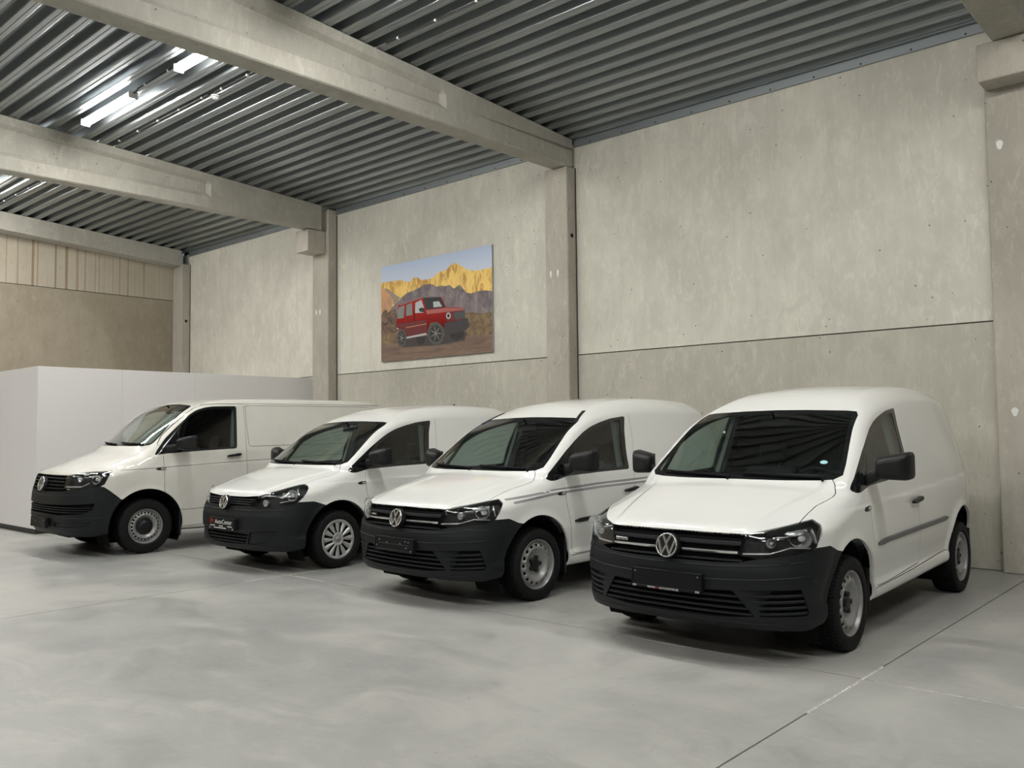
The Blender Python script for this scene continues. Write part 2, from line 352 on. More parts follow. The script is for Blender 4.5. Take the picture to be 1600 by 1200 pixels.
def detector(x, y, label):
    z = roofz(y)-.01; o = empty('smoke_detector', (x, y, z), label=label, category='smoke detector')
    X = Matrix.Rotation(math.pi/2, 4, 'Y')
    MB().lathe([(0, -.0), (.055, 0), (.055, .018), (.05, .024)], 20, X=X).build('base', M['detector'], o)
    MB().lathe([(.042, .022), (.045, .03), (.04, .05), (.025, .058), (0, .06)], 20, X=X).build('sensor_head', M['detector'], o)
    return o
detector(-10.4, 5.80, 'white round smoke detector on the conduit in the bay with the two lit tubes')
detector(-16.0, 5.79, 'white round smoke detector in the far bay above the gable beam')
def conduit(x0, x1, y, label):
    z = roofz(y)-.012; o = empty('cable_conduit', ((x0+x1)/2, y, z), label=label, category='conduit'); h = (x1-x0)/2
    MB().tube([(-h, 0, 0), (h, 0, 0)], .010, 6).build('pipe', M['cable'], o)
    x = -h+.2
    while x < h: MB().bbox((x-.012, -.016, -.014), (x+.012, .016, .012), .003).build('clip', M['detector'], o); x += .62
conduit(-13.3, -10.46, 5.73, 'thin black conduit left of the smoke detector in the lit bay')
conduit(-10.34, -7.95, 5.74, 'thin black conduit right of the smoke detector in the lit bay')
conduit(-7.5, -2.1, 6.30, 'thin black conduit on the deck above the nearest vans')
conduit(-18.9, -16.06, 5.74, 'thin black conduit in the far bay by the end wall')
conduit(-11.07-.9+.95, -9.96, YL+.0, 'dark cable running between the two lit tubes')

def smooth(pts,n=8):
    """Catmull-Rom through points; a point given as (x,y,'c') is a sharp corner."""
    P=[np.array(q[:2],float) for q in pts]; corner=[len(q)>2 for q in pts]; N=len(P); out=[]
    for i in range(N):
        p1=P[i];p2=P[(i+1)%N]; p0=p1-(p2-p1) if corner[i] else P[i-1]
        p3=p2+(p2-p1) if corner[(i+1)%N] else P[(i+2)%N]
        d=np.linalg.norm(p2-p1); m=max(1,min(n,int(d/.03)))
        t0=0;t1=max(np.linalg.norm(p1-p0),1e-6)**.5;t2=t1+max(d,1e-6)**.5;t3=t2+max(np.linalg.norm(p3-p2),1e-6)**.5
        for k in range(m):
            t=t1+(t2-t1)*k/m
            A1=(t1-t)/(t1-t0)*p0+(t-t0)/(t1-t0)*p1; A2=(t2-t)/(t2-t1)*p1+(t-t1)/(t2-t1)*p2; A3=(t3-t)/(t3-t2)*p2+(t-t2)/(t3-t2)*p3
            B1=(t2-t)/(t2-t0)*A1+(t-t0)/(t2-t0)*A2; B2=(t3-t)/(t3-t1)*A2+(t-t1)/(t3-t1)*A3
            out.append((t2-t)/(t2-t1)*B1+(t-t1)/(t2-t1)*B2)
    return np.array(out)
def polydist(poly,x,y):
    """signed distance to a closed polygon, negative inside"""
    A=poly;B=np.roll(poly,-1,0); x=x.ravel();y=y.ravel(); best=np.full(x.shape,1e9); ins=np.zeros(x.shape,bool)
    for a,b in zip(A,B):
        e=b-a; L=e@e
        t=np.clip(((x-a[0])*e[0]+(y-a[1])*e[1])/max(L,1e-12),0,1)
        d=(x-a[0]-t*e[0])**2+(y-a[1]-t*e[1])**2; np.minimum(best,d,out=best)
        if a[1]!=b[1]:
            c=(a[1]>y)!=(b[1]>y); ins^=c&(x<e[0]*(y-a[1])/e[1]+a[0])
    d=np.sqrt(best); return np.where(ins,-d,d)
class GridSDF:
    def __init__(s,poly,h=.01):
        s.lo=poly.min(0)-.7; s.h=h; hi=poly.max(0)+.7; n=np.ceil((hi-s.lo)/h).astype(int)+1
        X,Y=np.meshgrid(s.lo[0]+h*np.arange(n[0]),s.lo[1]+h*np.arange(n[1]),indexing='ij')
        s.g=polydist(poly,X,Y).reshape(X.shape); s.n=n
    def __call__(s,x,y):
        a=np.clip((x-s.lo[0])/s.h,1,s.n[0]-2.001); b=np.clip((y-s.lo[1])/s.h,1,s.n[1]-2.001)
        i=a.astype(int);j=b.astype(int); a=a-i;b=b-j; g=s.g
        return (g[i,j]*(1-a)+g[i+1,j]*a)*(1-b)+(g[i,j+1]*(1-a)+g[i+1,j+1]*a)*b
def sstep(a,b,x): t=np.clip((x-a)/(b-a),0,1); return t*t*(3-2*t)
def pinterp(x,tab):
    """smooth (monotone cubic) interpolation of a table"""
    xs=np.array([t[0] for t in tab],float); ys=np.array([t[1] for t in tab],float)
    h=np.diff(xs); d=np.diff(ys)/h; m=np.zeros(len(xs)); m[0]=d[0];m[-1]=d[-1]
    for i in range(1,len(xs)-1): m[i]=0 if d[i-1]*d[i]<=0 else 2*d[i-1]*d[i]/(d[i-1]+d[i])
    x=np.clip(x,xs[0],xs[-1]); k=np.clip(np.searchsorted(xs,x,side='right')-1,0,len(xs)-2)
    t=(x-xs[k])/h[k]; t2=t*t;t3=t2*t
    return (2*t3-3*t2+1)*ys[k]+(t3-2*t2+t)*h[k]*m[k]+(-2*t3+3*t2)*ys[k+1]+(t3-t2)*h[k]*m[k+1]
class Body:
    def __init__(s,prof,V,shift,k,taper,crown,radius,arches,box,core,crease=None):
        s.prof=GridSDF(smooth(prof)); s.V=V;s.sh=shift;s.k=k;s.tp=taper;s.cr=crown;s.rad=radius;s.ar=arches;s.box=box;s.core=core;s.crease=crease
    def f(s,P):
        u,v,w=P[...,0],np.abs(P[...,1]),P[...,2]
        u1=u-pinterp(v,s.sh)*pinterp(w,s.k)*sstep(2.2,1.2,u)
        w1=w+s.cr(u,v,w)
        d1=s.prof(u1,w1)
        H=pinterp(w,s.V)+pinterp(u,s.tp)*1.0
        for (cu,cw,R,amp,wd) in s.ar:
            d=np.hypot(u-cu,w-cw); H=H+amp*np.exp(-((d-R)/wd)**2)*sstep(.25,.45,w)
        if s.crease is not None: wl,am,wd=s.crease; H=H-am*sstep(0,wd,w-(wl[0]+wl[1]*u))*(1-sstep(.03,.14,w-(wl[0]+wl[1]*u)))*sstep(-.75,-.4,u)
        d2=(v-H)*.96
        r=s.rad(u,v,w); a=np.maximum(d1+r,0);b=np.maximum(d2+r,0)
        return np.where((a>0)&(b>0),np.sqrt(a*a+b*b),np.maximum(d1,d2)+r)-r
    def grad(s,P,e=.004):
        g=np.stack([(s.f(P+np.eye(3)[i]*e)-s.f(P-np.eye(3)[i]*e)) for i in range(3)],-1)
        return g/np.maximum(np.linalg.norm(g,axis=-1,keepdims=True),1e-9)
    def cast(s,I,D,tmax=6.,n=26):
        """first exit from inside along D"""
        lo=np.zeros(len(I));hi=np.full(len(I),tmax)
        for _ in range(n):
            m=(lo+hi)/2; ins=s.f(I+D*m[:,None])<0; lo=np.where(ins,m,lo);hi=np.where(ins,hi,m)
        return I+D*((lo+hi)/2)[:,None]
    def mesh(s,h=.024):
        (u0,u1),(v1,),(w0,w1)=s.box; nu=int((u1-u0)/h);nv=int(v1/h);nw=int((w1-w0)/h)
        us=np.linspace(u0,u1,nu+1);vs=np.linspace(0,v1,nv+1);ws=np.linspace(w0,w1,nw+1)
        idx={};B=[];Q=[]
        def vid(a,b,c):
            k=(a,b,c)
            if k not in idx: idx[k]=len(B);B.append((us[a],vs[b],ws[c]))
            return idx[k]
        for i in range(nu):
            for j in range(nv):
                Q.append((vid(i,j,nw),vid(i+1,j,nw),vid(i+1,j+1,nw),vid(i,j+1,nw)))
                Q.append((vid(i,j,0),vid(i,j+1,0),vid(i+1,j+1,0),vid(i+1,j,0)))
            for k in range(nw): Q.append((vid(i,nv,k),vid(i,nv,k+1),vid(i+1,nv,k+1),vid(i+1,nv,k)))
        for j in range(nv):
            for k in range(nw):
                Q.append((vid(0,j,k),vid(0,j,k+1),vid(0,j+1,k+1),vid(0,j+1,k)))
                Q.append((vid(nu,j,k),vid(nu,j+1,k),vid(nu,j+1,k+1),vid(nu,j,k+1)))
        B=np.array(B); c=s.core; I=np.stack([np.clip(B[:,0],*c[0]),np.clip(B[:,1],0,c[1]),np.clip(B[:,2],*c[2])],-1)
        P=s.cast(I,(B-I)/np.linalg.norm(B-I,axis=1,keepdims=True),4.,24)
        P[B[:,1]==0,1]=0
        T=[]
        for a,b,c_,d in Q:
            if np.sum((P[a]-P[c_])**2)<np.sum((P[b]-P[d])**2): T+=[(a,b,c_),(a,c_,d)]
            else: T+=[(a,b,d),(b,c_,d)]
        return P,np.array(T)
def caddy_body():
    prof=[(-.80,.235,1),(-.845,.30),(-.868,.42),(-.875,.52),(-.872,.60),(-.858,.65),(-.845,.70),(-.82,.79),(-.80,.83),(-.76,.865),(-.68,.90),(-.5,.965),(-.3,1.02),(-.1,1.068),(.0,1.095),
      (.10,1.165),(.3,1.29),(.5,1.411),(.7,1.527),(.83,1.60),(.95,1.665),(1.1,1.725),(1.3,1.775),(1.6,1.815),(2.1,1.84),(2.6,1.835),(2.95,1.815),(3.12,1.78),(3.2,1.73),(3.27,1.6),(3.40,1.25),(3.45,.95),(3.50,.72),(3.515,.55),(3.48,.36),(3.4,.30,1),(2.2,.27,1),(.4,.24,1)]
    V=[(.1,.80),(.25,.852),(.32,.874),(.36,.872),(.40,.858),(.46,.863),(.53,.876),(.62,.888),(.8,.893),(.93,.890),(1.0,.879),(1.08,.861),(1.3,.802),(1.5,.742),(1.62,.703),(1.75,.655),(1.9,.60)]
    sh=[(0,0),(.2,.004),(.4,.022),(.5,.042),(.6,.075),(.7,.13),(.78,.20),(.84,.29),(.88,.38),(.91,.50),(1.2,2.)]
    k=[(.2,.85),(.4,1.),(.75,1.),(.86,.85),(1.1,.45),(1.3,.32),(1.6,.22),(1.9,.2)]
    tp=[(-1,.004),(0,0),(2.5,0),(2.9,-.02),(3.1,-.05),(3.3,-.10),(3.55,-.2)]
    crown=lambda u,v,w: (.03*(v/.7)**2)*sstep(.8,.95,w)*(1-sstep(1.2,1.6,w))+ .011*sstep(0,.045,v-(.47+.20*(u+.76)))*sstep(.82,.88,w)*(1-sstep(1.05,1.12,w))+ .045*(v/.65)**2*sstep(1.45,1.7,w)
    rad=lambda u,v,w: .055+.03*sstep(.75,.95,w)*sstep(.3,-.3,u)+.10*sstep(1.45,1.75,w)*sstep(.5,1.3,u)
    ar=[(0,.315,.425,.014,.035),(2.682,.32,.425,.018,.04)]
    return Body(prof,V,sh,k,tp,crown,rad,ar,((-1.,3.65),(1.0,),(.15,1.95)),((-.2,2.9),.45,(.5,.85)),((.918,.028),.007,.02))
def transporter_body():
    prof=[(-.84,.26,1),(-.885,.33),(-.905,.45),(-.91,.60),(-.905,.70),(-.892,.79),(-.87,.88),(-.84,.975),(-.80,1.02),(-.70,1.065),(-.5,1.14),(-.3,1.215),(-.12,1.28),(-.04,1.32),
      (.1,1.42),(.3,1.575),(.5,1.735),(.62,1.825),(.75,1.895),(.9,1.94),(1.15,1.968),(1.6,1.985),(2.5,1.992),(3.4,1.985),(3.7,1.965),(3.83,1.92),(3.89,1.8),(3.93,1.5),(3.97,1.1),(3.99,.7),(3.99,.5),(3.95,.33),(3.85,.28,1),(2.4,.25,1),(.5,.25,1)]
    V=[(.1,.86),(.25,.90),(.32,.925),(.45,.935),(.6,.945),(.8,.952),(1.0,.952),(1.08,.950),(1.10,.944),(1.25,.928),(1.4,.898),(1.6,.85),(1.8,.797),(1.9,.77),(2.,.73),(2.1,.7)]
    sh=[(0,0),(.2,.004),(.4,.02),(.55,.045),(.65,.075),(.75,.125),(.83,.19),(.89,.27),(.93,.36),(.97,.52),(1.2,2.)]
    k=[(.2,.85),(.4,1.),(.9,.95),(1.1,.75),(1.3,.4),(1.5,.3),(1.8,.25),(2.,.2)]
    tp=[(-1,.0),(-.3,-.0),(0,0),(3.2,0),(3.7,-.015),(4.1,-.04)]
    crown=lambda u,v,w: (.035*(v/.7)**2)*sstep(.95,1.1,w)*(1-sstep(1.4,1.8,w))+ .03*(v/.7)**2*sstep(1.7,1.9,w)
    rad=lambda u,v,w: .055+.03*sstep(.9,1.1,w)*sstep(.3,-.3,u)+.04*sstep(1.65,1.9,w)*sstep(.3,1.,u)
    ar=[(0,.345,.46,.010,.035),(3.0,.345,.46,.010,.035)]
    return Body(prof,V,sh,k,tp,crown,rad,ar,((-1.05,4.15),(1.05,),(.15,2.1)),((-.2,3.5),.5,(.55,.95)))
# ------------------------------------------------------------------ cutting panels out of a body surface
U0 = .35
class Cut:
    def __init__(s, body, h):
        s.b = body; s.V, s.T = body.mesh(h); s.L = np.zeros(len(s.T), int); s.names = ['paint']
        # consistent outward winding
        n = s.fn(); g = body.grad(s.V[s.T].mean(1)); s.T[(n*g).sum(1) < 0] = s.T[(n*g).sum(1) < 0][:, ::-1]
    def fn(s):
        a = s.V[s.T]; n = np.cross(a[:, 1]-a[:, 0], a[:, 2]-a[:, 0]); return n/np.maximum(np.linalg.norm(n, axis=1, keepdims=True), 1e-12)
    def co(s, kind, P):
        if kind == 'side': return P[:, [0, 2]]
        if kind == 'face': return P[:, [1, 2]]
        if kind == 'top': return P[:, [0, 1]]
        return np.stack([np.arctan2(P[:, 1], U0-P[:, 0])*1.15, P[:, 2]], -1)
    def poly(s, kind, pts):
        p = np.array(pts, float)
        if kind == 'front': p = p*[math.radians(1)*1.15, 1]
        return p
    def mask(s, kind):
        n = s.fn(); c = s.V[s.T].mean(1)
        if kind == 'side': return (n[:, 1] > .12)
        if kind == 'face': return (n[:, 0] < -.15) & (c[:, 0] < 1.2) & (c[:, 2] > 1.0)
        if kind == 'top': return n[:, 2] > .15
        return (c[:, 0] < .3) & (n[:, 2] > -.75)
    def split(s, kind, P, closed=True, ext=.035):
        m = len(P)
        for i in range(m if closed else m-1):
            a, b = P[i], P[(i+1) % m]; L = np.linalg.norm(b-a)
            if L < 1e-6: continue
            d = (b-a)/L; q = s.co(kind, s.V)-a; t = q@d; n_ = q[:, 0]*-d[1]+q[:, 1]*d[0]
            T = s.T; st = n_[T]; tt = t[T]
            c = np.nonzero((st.min(1) < -2e-4) & (st.max(1) > 2e-4) & (tt.max(1) > -ext) & (tt.min(1) < L+ext) & s.mask(kind))[0]
            if not len(c): continue
            cut = {}; nv = []
            for k in c:
                for e in range(3):
                    x, y = T[k, e], T[k, (e+1) % 3]
                    key = (x, y) if x < y else (y, x)
                    if key in cut or n_[x]*n_[y] >= 0 or abs(n_[x]) < 2e-4 or abs(n_[y]) < 2e-4: continue
                    f = n_[key[0]]/(n_[key[0]]-n_[key[1]]); tc = t[key[0]]+(t[key[1]]-t[key[0]])*f
                    if -ext <= tc <= L+ext: cut[key] = len(s.V)+len(nv); nv.append(s.V[key[0]]*(1-f)+s.V[key[1]]*f)
            if not cut: continue
            used = np.zeros(len(s.V), bool); used[[x for k in cut for x in k]] = True
            near = np.nonzero(used[T].sum(1) >= 2)[0]; newT = []; newL = []; dead = []
            for k in near:
                v = T[k]; e = [cut.get((v[j], v[(j+1) % 3]) if v[j] < v[(j+1) % 3] else (v[(j+1) % 3], v[j])) for j in range(3)]
                z = [j for j in range(3) if e[j] is not None]
                if not z: continue
                dead.append(k)
                if len(z) == 1:
                    j = z[0]; A, B, Cc = v[j], v[(j+1) % 3], v[(j+2) % 3]; newT += [(A, e[j], Cc), (e[j], B, Cc)]; newL += [s.L[k]]*2
                else:
                    j = [q for q in range(3) if e[q] is None][0] if len(z) == 2 else 0
                    A, B, Cc = v[j], v[(j+1) % 3], v[(j+2) % 3]; p = e[(j+1) % 3]; r = e[(j+2) % 3]
                    newT += [(A, B, p), (A, p, r), (r, p, Cc)]; newL += [s.L[k]]*3
            s.V = np.concatenate([s.V, np.array(nv)]); keep = np.ones(len(T), bool); keep[dead] = False
            s.T = np.concatenate([T[keep], np.array(newT, int)]); s.L = np.concatenate([s.L[keep], np.array(newL, int)])
    def claim(s, name, kind, pts, over=('paint',), extra=None, split=True):
        P = s.poly(kind, pts)
        if split: s.split(kind, P)
        if name not in s.names: s.names.append(name)
        c = s.V[s.T].mean(1); q = s.co(kind, c); ins = np.zeros(len(q), bool)
        for a, b in zip(P, np.roll(P, -1, 0)):
            if a[1] != b[1]: ins ^= ((a[1] > q[:, 1]) != (b[1] > q[:, 1])) & (q[:, 0] < (b[0]-a[0])*(q[:, 1]-a[1])/(b[1]-a[1])+a[0])
        ins &= s.mask(kind) if extra is None else extra(c, s.fn())
        ins &= np.isin(s.L, [s.names.index(o) for o in over]); s.L[ins] = s.names.index(name)
    def stroke(s, kind, path, w=.005, name='gap', over=('paint',), extra=None):
        P = s.poly(kind, path) ; n = len(P); o = []
        for i in range(n):
            d = P[min(i+1, n-1)]-P[max(i-1, 0)]; d = d/np.linalg.norm(d); o.append((-d[1], d[0]))
        o = np.array(o)*w/2; Q = np.concatenate([P+o, (P-o)[::-1]])
        if kind == 'front': Q = Q/[math.radians(1)*1.15, 1]
        s.claim(name, kind, Q, over, extra)
    def done(s): s.Nn = s.b.grad(s.V)
    def region(s, names, off=0., depth=.012, side=0, lip=None):
        """surface patch with returned edges -> verts, faces, normals; side 0 = both halves, 1 = left (+v), -1 = right"""
        ids = [s.names.index(n) for n in names if n in s.names]; T = s.T[np.isin(s.L, ids)]
        u, inv = np.unique(T, return_inverse=True); T = inv.reshape(T.shape); P0 = s.V[u]; Nn = s.Nn[u]; P = P0+Nn*off
        E = {}
        for a, b, c in T:
            for x, y in ((a, b), (b, c), (c, a)): E[(x, y)] = 1
        V = [P]; NN = [Nn]; F = [T]; k = len(P)
        if depth:
            mid = (P0[:, 1] < 1e-5); qv = []; qn = []; qf = []
            for (x, y) in E:
                if (y, x) in E or (mid[x] and mid[y]): continue
                dx, dy = -Nn[x]*depth, -Nn[y]*depth
                if lip is not None:
                    l = lip(P0[x], P0[y])
                    if l is not None: dx = dy = np.array(l)
                q = np.array([P[y], P[x], P[x]+dx, P[y]+dy]); n = np.cross(q[1]-q[0], q[2]-q[0]); n = n/max(np.linalg.norm(n), 1e-9)
                j = k+len(qv)*4; qv.append(q); qn.append(np.tile(n, (4, 1))); qf.append((j, j+1, j+2, j+3))
            if qv: V.append(np.concatenate(qv)); NN.append(np.concatenate(qn)); F.append(qf)
        V = np.concatenate(V); NN = np.concatenate(NN); F = [tuple(int(i) for i in f) for fs in F for f in fs]
        if side == 1: return V, F, NN
        Vm = V*[1, -1, 1]; Nm = NN*[1, -1, 1]; Fm = [f[::-1] for f in F]
        if side == -1: return Vm, Fm, Nm
        # weld the two halves along the middle
        m = len(V); mp = np.arange(m)+m; mp[:len(P0)] = np.where(P0[:, 1] < 1e-5, np.arange(len(P0)), mp[:len(P0)])
        return np.concatenate([V, Vm]), F+[tuple(int(mp[i]) for i in f) for f in Fm], np.concatenate([NN, Nm])
def patch_obj(name, R, m, parent, flip=False):
    V, F, NN = R
    if not len(F): return None
    me = bpy.data.meshes.new(name)
    # local axes of a vehicle: x = v (to its left), y = u (rearwards), z = w
    me.from_pydata(V[:, [1, 0, 2]].tolist(), [], [f[::-1] for f in F]); me.materials.append(m)
    me.polygons.foreach_set('use_smooth', [True]*len(me.polygons)); me.update()
    Nx = NN[:, [1, 0, 2]]
    if flip: me.flip_normals(); Nx = -Nx
    me.normals_split_custom_set_from_vertices(Nx.tolist()); return link(name, me, parent)
def inset(P, d):
    P = np.array(P, float); n = len(P); A = .5*np.sum(P[:, 0]*np.roll(P[:, 1], -1)-np.roll(P[:, 0], -1)*P[:, 1]); sg = 1 if A > 0 else -1; o = []
    for i in range(n):
        a = P[i]-P[i-1]; b = P[(i+1) % n]-P[i]; a /= np.linalg.norm(a); b /= np.linalg.norm(b)
        na = np.array((-a[1], a[0]))*sg; nb = np.array((-b[1], b[0]))*sg; m = na+nb; m /= max(np.linalg.norm(m), 1e-6); o.append(P[i]+m*d/max(m@na, .4))
    return np.array(o)
def rnd(P, r, k=4):
    """round the corners of a polygon"""
    P = np.array(P, float); n = len(P); o = []
    for i in range(n):
        a = P[i-1]-P[i]; b = P[(i+1) % n]-P[i]; la, lb = np.linalg.norm(a), np.linalg.norm(b); d = min(r, la*.4, lb*.4); p, q = P[i]+a/la*d, P[i]+b/lb*d
        for t in np.linspace(0, 1, k): o.append((1-t)**2*p+2*t*(1-t)*P[i]+t*t*q)
    return np.array(o)
class Surf:
    """points on a body surface, in vehicle-local (v,u,w) order"""
    def __init__(s, b): s.b = b
    def front(s, phi, w):
        phi = np.radians(np.atleast_1d(np.asarray(phi, float))); w = np.broadcast_to(np.asarray(w, float), phi.shape)
        I = np.stack([np.full(phi.shape, U0), 0*phi, w], -1); D = np.stack([-np.cos(phi), np.sin(phi), 0*phi], -1); return s.out(s.b.cast(I, D, 3.))
    def side(s, u, w):
        u = np.atleast_1d(np.asarray(u, float)); w = np.broadcast_to(np.asarray(w, float), u.shape)
        I = np.stack([u, 0*u, w], -1); D = np.tile([0, 1., 0], (len(u), 1)); return s.out(s.b.cast(I, D, 2.))
    def top(s, u, v):
        u = np.atleast_1d(np.asarray(u, float)); v = np.broadcast_to(np.asarray(v, float), u.shape)
        I = np.stack([u, v, 0*u+.6], -1); D = np.tile([0, 0, 1.], (len(u), 1)); return s.out(s.b.cast(I, D, 2.))
    def out(s, P): return P[:, [1, 0, 2]], s.b.grad(P)[:, [1, 0, 2]]
def ribbon(mb, PN, hh, o0, o1, mi=0, mirror=False, bev=.3):
    """bar following the surface: hh half height, o0/o1 inner and outer offset"""
    P, Nn = PN; P = P*([-1, 1, 1] if mirror else [1, 1, 1]); Nn = Nn*([-1, 1, 1] if mirror else [1, 1, 1]); R = []
    if np.isscalar(hh): hh = np.full(len(P), hh)
    for i in range(len(P)):
        t = P[min(i+1, len(P)-1)]-P[max(i-1, 0)]; t = t/np.linalg.norm(t); n = Nn[i]-t*(Nn[i]@t); n /= np.linalg.norm(n); u = np.cross(t, n); h = hh[i]; k = min(h*bev, (o1-o0)*.5)
        R.append([tuple(P[i]+n*a+u*b) for a, b in ((o0, -h), (o1-k, -h), (o1, -h+k), (o1, h-k), (o1-k, h), (o0, h))])
    return mb.loft(R, mi, smooth=False)
# ------------------------------------------------------------------ wheels
def band(mb, r0, r1, n, hr, ht, xf, mi=0, rc=None):
    """ring with n holes; xf(r) gives the axial position"""
    rc = rc or (r0+r1)/2; K = 16; V = []; F = []
    for i in range(n):
        c = 2*math.pi*i/n; ha = math.pi/n; o = len(V); B = []
        for q in range(4): B += [(-1+q*.5, -1)]
        for q in range(4): B += [(1, -1+q*.5)]
        for q in range(4): B += [(1-q*.5, 1)]
        for q in range(4): B += [(-1, 1-q*.5)]
        for a, b in B:
            r = rc+((r1-rc) if b > 0 else (rc-r0))*b; V.append((xf(r), r*math.sin(c+a*ha), r*math.cos(c+a*ha)))
        for dx in (0, -.008):
            for a, b in B:
                t = math.atan2(b, a); r = rc+hr*math.sin(t); an = c+ht/rc*math.cos(t); V.append((xf(r)+dx, r*math.sin(an), r*math.cos(an)))
        for q in range(K): p = (q+1) % K; F += [(o+q, o+p, o+K+p, o+K+q), (o+K+q, o+K+p, o+2*K+p, o+2*K+q)]
    mb.add(V, F, mi, True)
def tyre(R, wd, rim):
    b = MB(); h = wd/2; s = R-rim
    p = [(rim-.012, -h*.80), (rim, -h*.93), (rim+s*.18, -h*1.02), (rim+s*.42, -h*1.06), (rim+s*.68, -h*1.02), (R-.017, -h*.93), (R-.008, -h*.80), (R-.008, h*.80), (R-.017, h*.93), (rim+s*.68, h*1.02), (rim+s*.42, h*1.06), (rim+s*.2, h*1.03), (rim+s*.16, h*1.045), (rim+s*.1, h*1.0), (rim, h*.93), (rim-.012, h*.80)]
    b.lathe(p, 56)
    n = 72
    for i in range(n):
        for (x0, x1, sh) in ((-.93, -.62, .5), (-.54, -.2, 0), (-.12, .12, .25), (.2, .54, .5), (.62, .93, 0)):
            a = 2*math.pi*(i+sh)/n; da = 2*math.pi/n*.36; V = []
            for r, kk in ((R-.011, 1.), (R, .85)):
                for x in (x0, x1):
                    rr = r-(.007 if abs(x) > .9 else 0); sk = x*.06
                    for d in (-da*kk, da*kk): V.append((x*h, rr*math.sin(a+d+sk), rr*math.cos(a+d+sk)))
            b.add(V, [(4, 5, 7, 6), (0, 1, 5, 4), (2, 6, 7, 3), (0, 4, 6, 2), (1, 3, 7, 5)])
    return b.mesh('tire', M['rubber'])
def steel_rim(n, cap):
    b = MB(); b.lathe([(.2175, .082), (.2185, .092), (.214, .098), (.208, .094), (.205, .084), (.201, .078), (.199, .064), (.1905, .062)], 48)
    b.lathe([(.212, -.09), (.200, -.07), (.19, .0), (.1905, .062), (.187, .066), (.1825, .074)], 48)
    xf = lambda r: np.interp(r, [.146, .150, .160, .1825], [.092, .0915, .088, .074])
    band(b, .147, .1825, n, .0115 if n > 18 else .0125, .0125 if n > 18 else .0155, xf, rc=.1665)
    b.lathe([(.147, .0917), (.142, .0925), (.134, .089), (.122, .074), (.108, .060), (.095, .053), (.070, .050), (.0, .050)], 48)
    hub = MB(); bk = MB().lathe([(.188, .02), (.10, .02), (0, .015)], 32)
    if cap == 'bolts':
        hub.lathe([(.050, .046), (.050, .070), (.042, .076), (0, .076)], 24)
        for k in range(5):
            a = 2*math.pi*k/5+.3; X = Matrix.Translation((0, .058*math.sin(a), .058*math.cos(a))); hub.lathe([(.0175, .044), (.0175, .074), (.013, .079), (0, .079)], 12, X=X)
    else: hub.lathe([(.106, .054), (.103, .068), (.096, .074), (.080, .071), (.060, .073), (.058, .080), (.04, .084), (.0, .085)], 32)
    return b.mesh('rim', M['steel']), hub.mesh('hub', M['black']), bk.mesh('brake_disc', M['blackmatt'])
def cover_rim():
    b = MB(); b.lathe([(.2175, .082), (.2185, .090), (.212, .098), (.203, .098), (.198, .094)], 48); n = 12
    xf = lambda r: np.interp(r, [.06, .075, .12, .17, .198], [.098, .096, .092, .090, .094])
    for i in range(n):
        c = 2*math.pi*i/n; hw = math.pi/n; V = []; rs = [.070, .095, .130, .165, .188]; so = [.50, .36, .34, .36, .42]
        # spoke: between slot edges, ridge raised in the middle
        for r, so_ in zip(rs, so):
            for f, dx in ((-1, -.010), (-.55, 0.), (0, .005), (.55, 0.), (1, -.010)): V.append((xf(r)+dx, r*math.sin(c+f*hw*(1-so_)), r*math.cos(c+f*hw*(1-so_))))
        F = [(q*5+k, q*5+k+1, q*5+k+6, q*5+k+5) for q in range(4) for k in range(4)]; b.add(V, F, 0, False)
    b.lathe([(.199, .094), (.190, .092), (.184, .086)], 48); b.lathe([(.075, .090), (.070, .098), (.050, .099), (.047, .094), (.040, .094), (.0, .097)], 36)
    bk = MB().lathe([(.188, .06), (.10, .055), (0, .05)], 32)
    hub = MB().lathe([(.030, .0955), (.028, .099), (0, .0995)], 24)
    return b.mesh('rim', M['hubcap']), hub.mesh('hub', M['steel']), bk.mesh('brake_disc', M['blackmatt'])
# ------------------------------------------------------------------ small fittings
def emblem(parent, loc, R, tilt, dark=True):
    """round badge: chrome ring with the two stacked letters"""
    X = Matrix.Translation(loc) @ Matrix.Rotation(tilt, 4, 'X') ; b = MB(); c = MB()
    base = MB().lathe([(R*1.06, .030), (R*1.04, -.002), (R*.9, -.006), (0, -.006)], 40, X=Matrix.Rotation(math.pi/2, 4, 'Z'), smooth=False)
    eo = base.build('emblem', M['black'], parent); eo.matrix_local = X
    b.lathe([(R*.88, .002), (R*.88, -.012), (R*.93, -.017), (R*.98, -.013), (R*1.0, -.004), (R*1.0, .002)], 48, X=Matrix.Rotation(math.pi/2, 4, 'Z'))
    def stroke(pts, w):
        for p, q in zip(pts[:-1], pts[1:]):
            p, q = Vector(p)*R, Vector(q)*R; d = (q-p).normalized(); n = Vector((-d.y, d.x))*w*R/2; p = p-d*w*R*.12; q = q+d*w*R*.12
            c.prism([tuple(p+n), tuple(q+n), tuple(q-n), tuple(p-n)], -.015, -.002, 1)
    stroke([(-.36, .82), (0, .13), (.36, .82)], .19); stroke([(-.79, .46), (-.37, -.74), (0, .0), (.37, -.74), (.79, .46)], .17)
    b.build('ring', M['chrome'], eo); c.build('letters', M['chrome'], eo); return eo
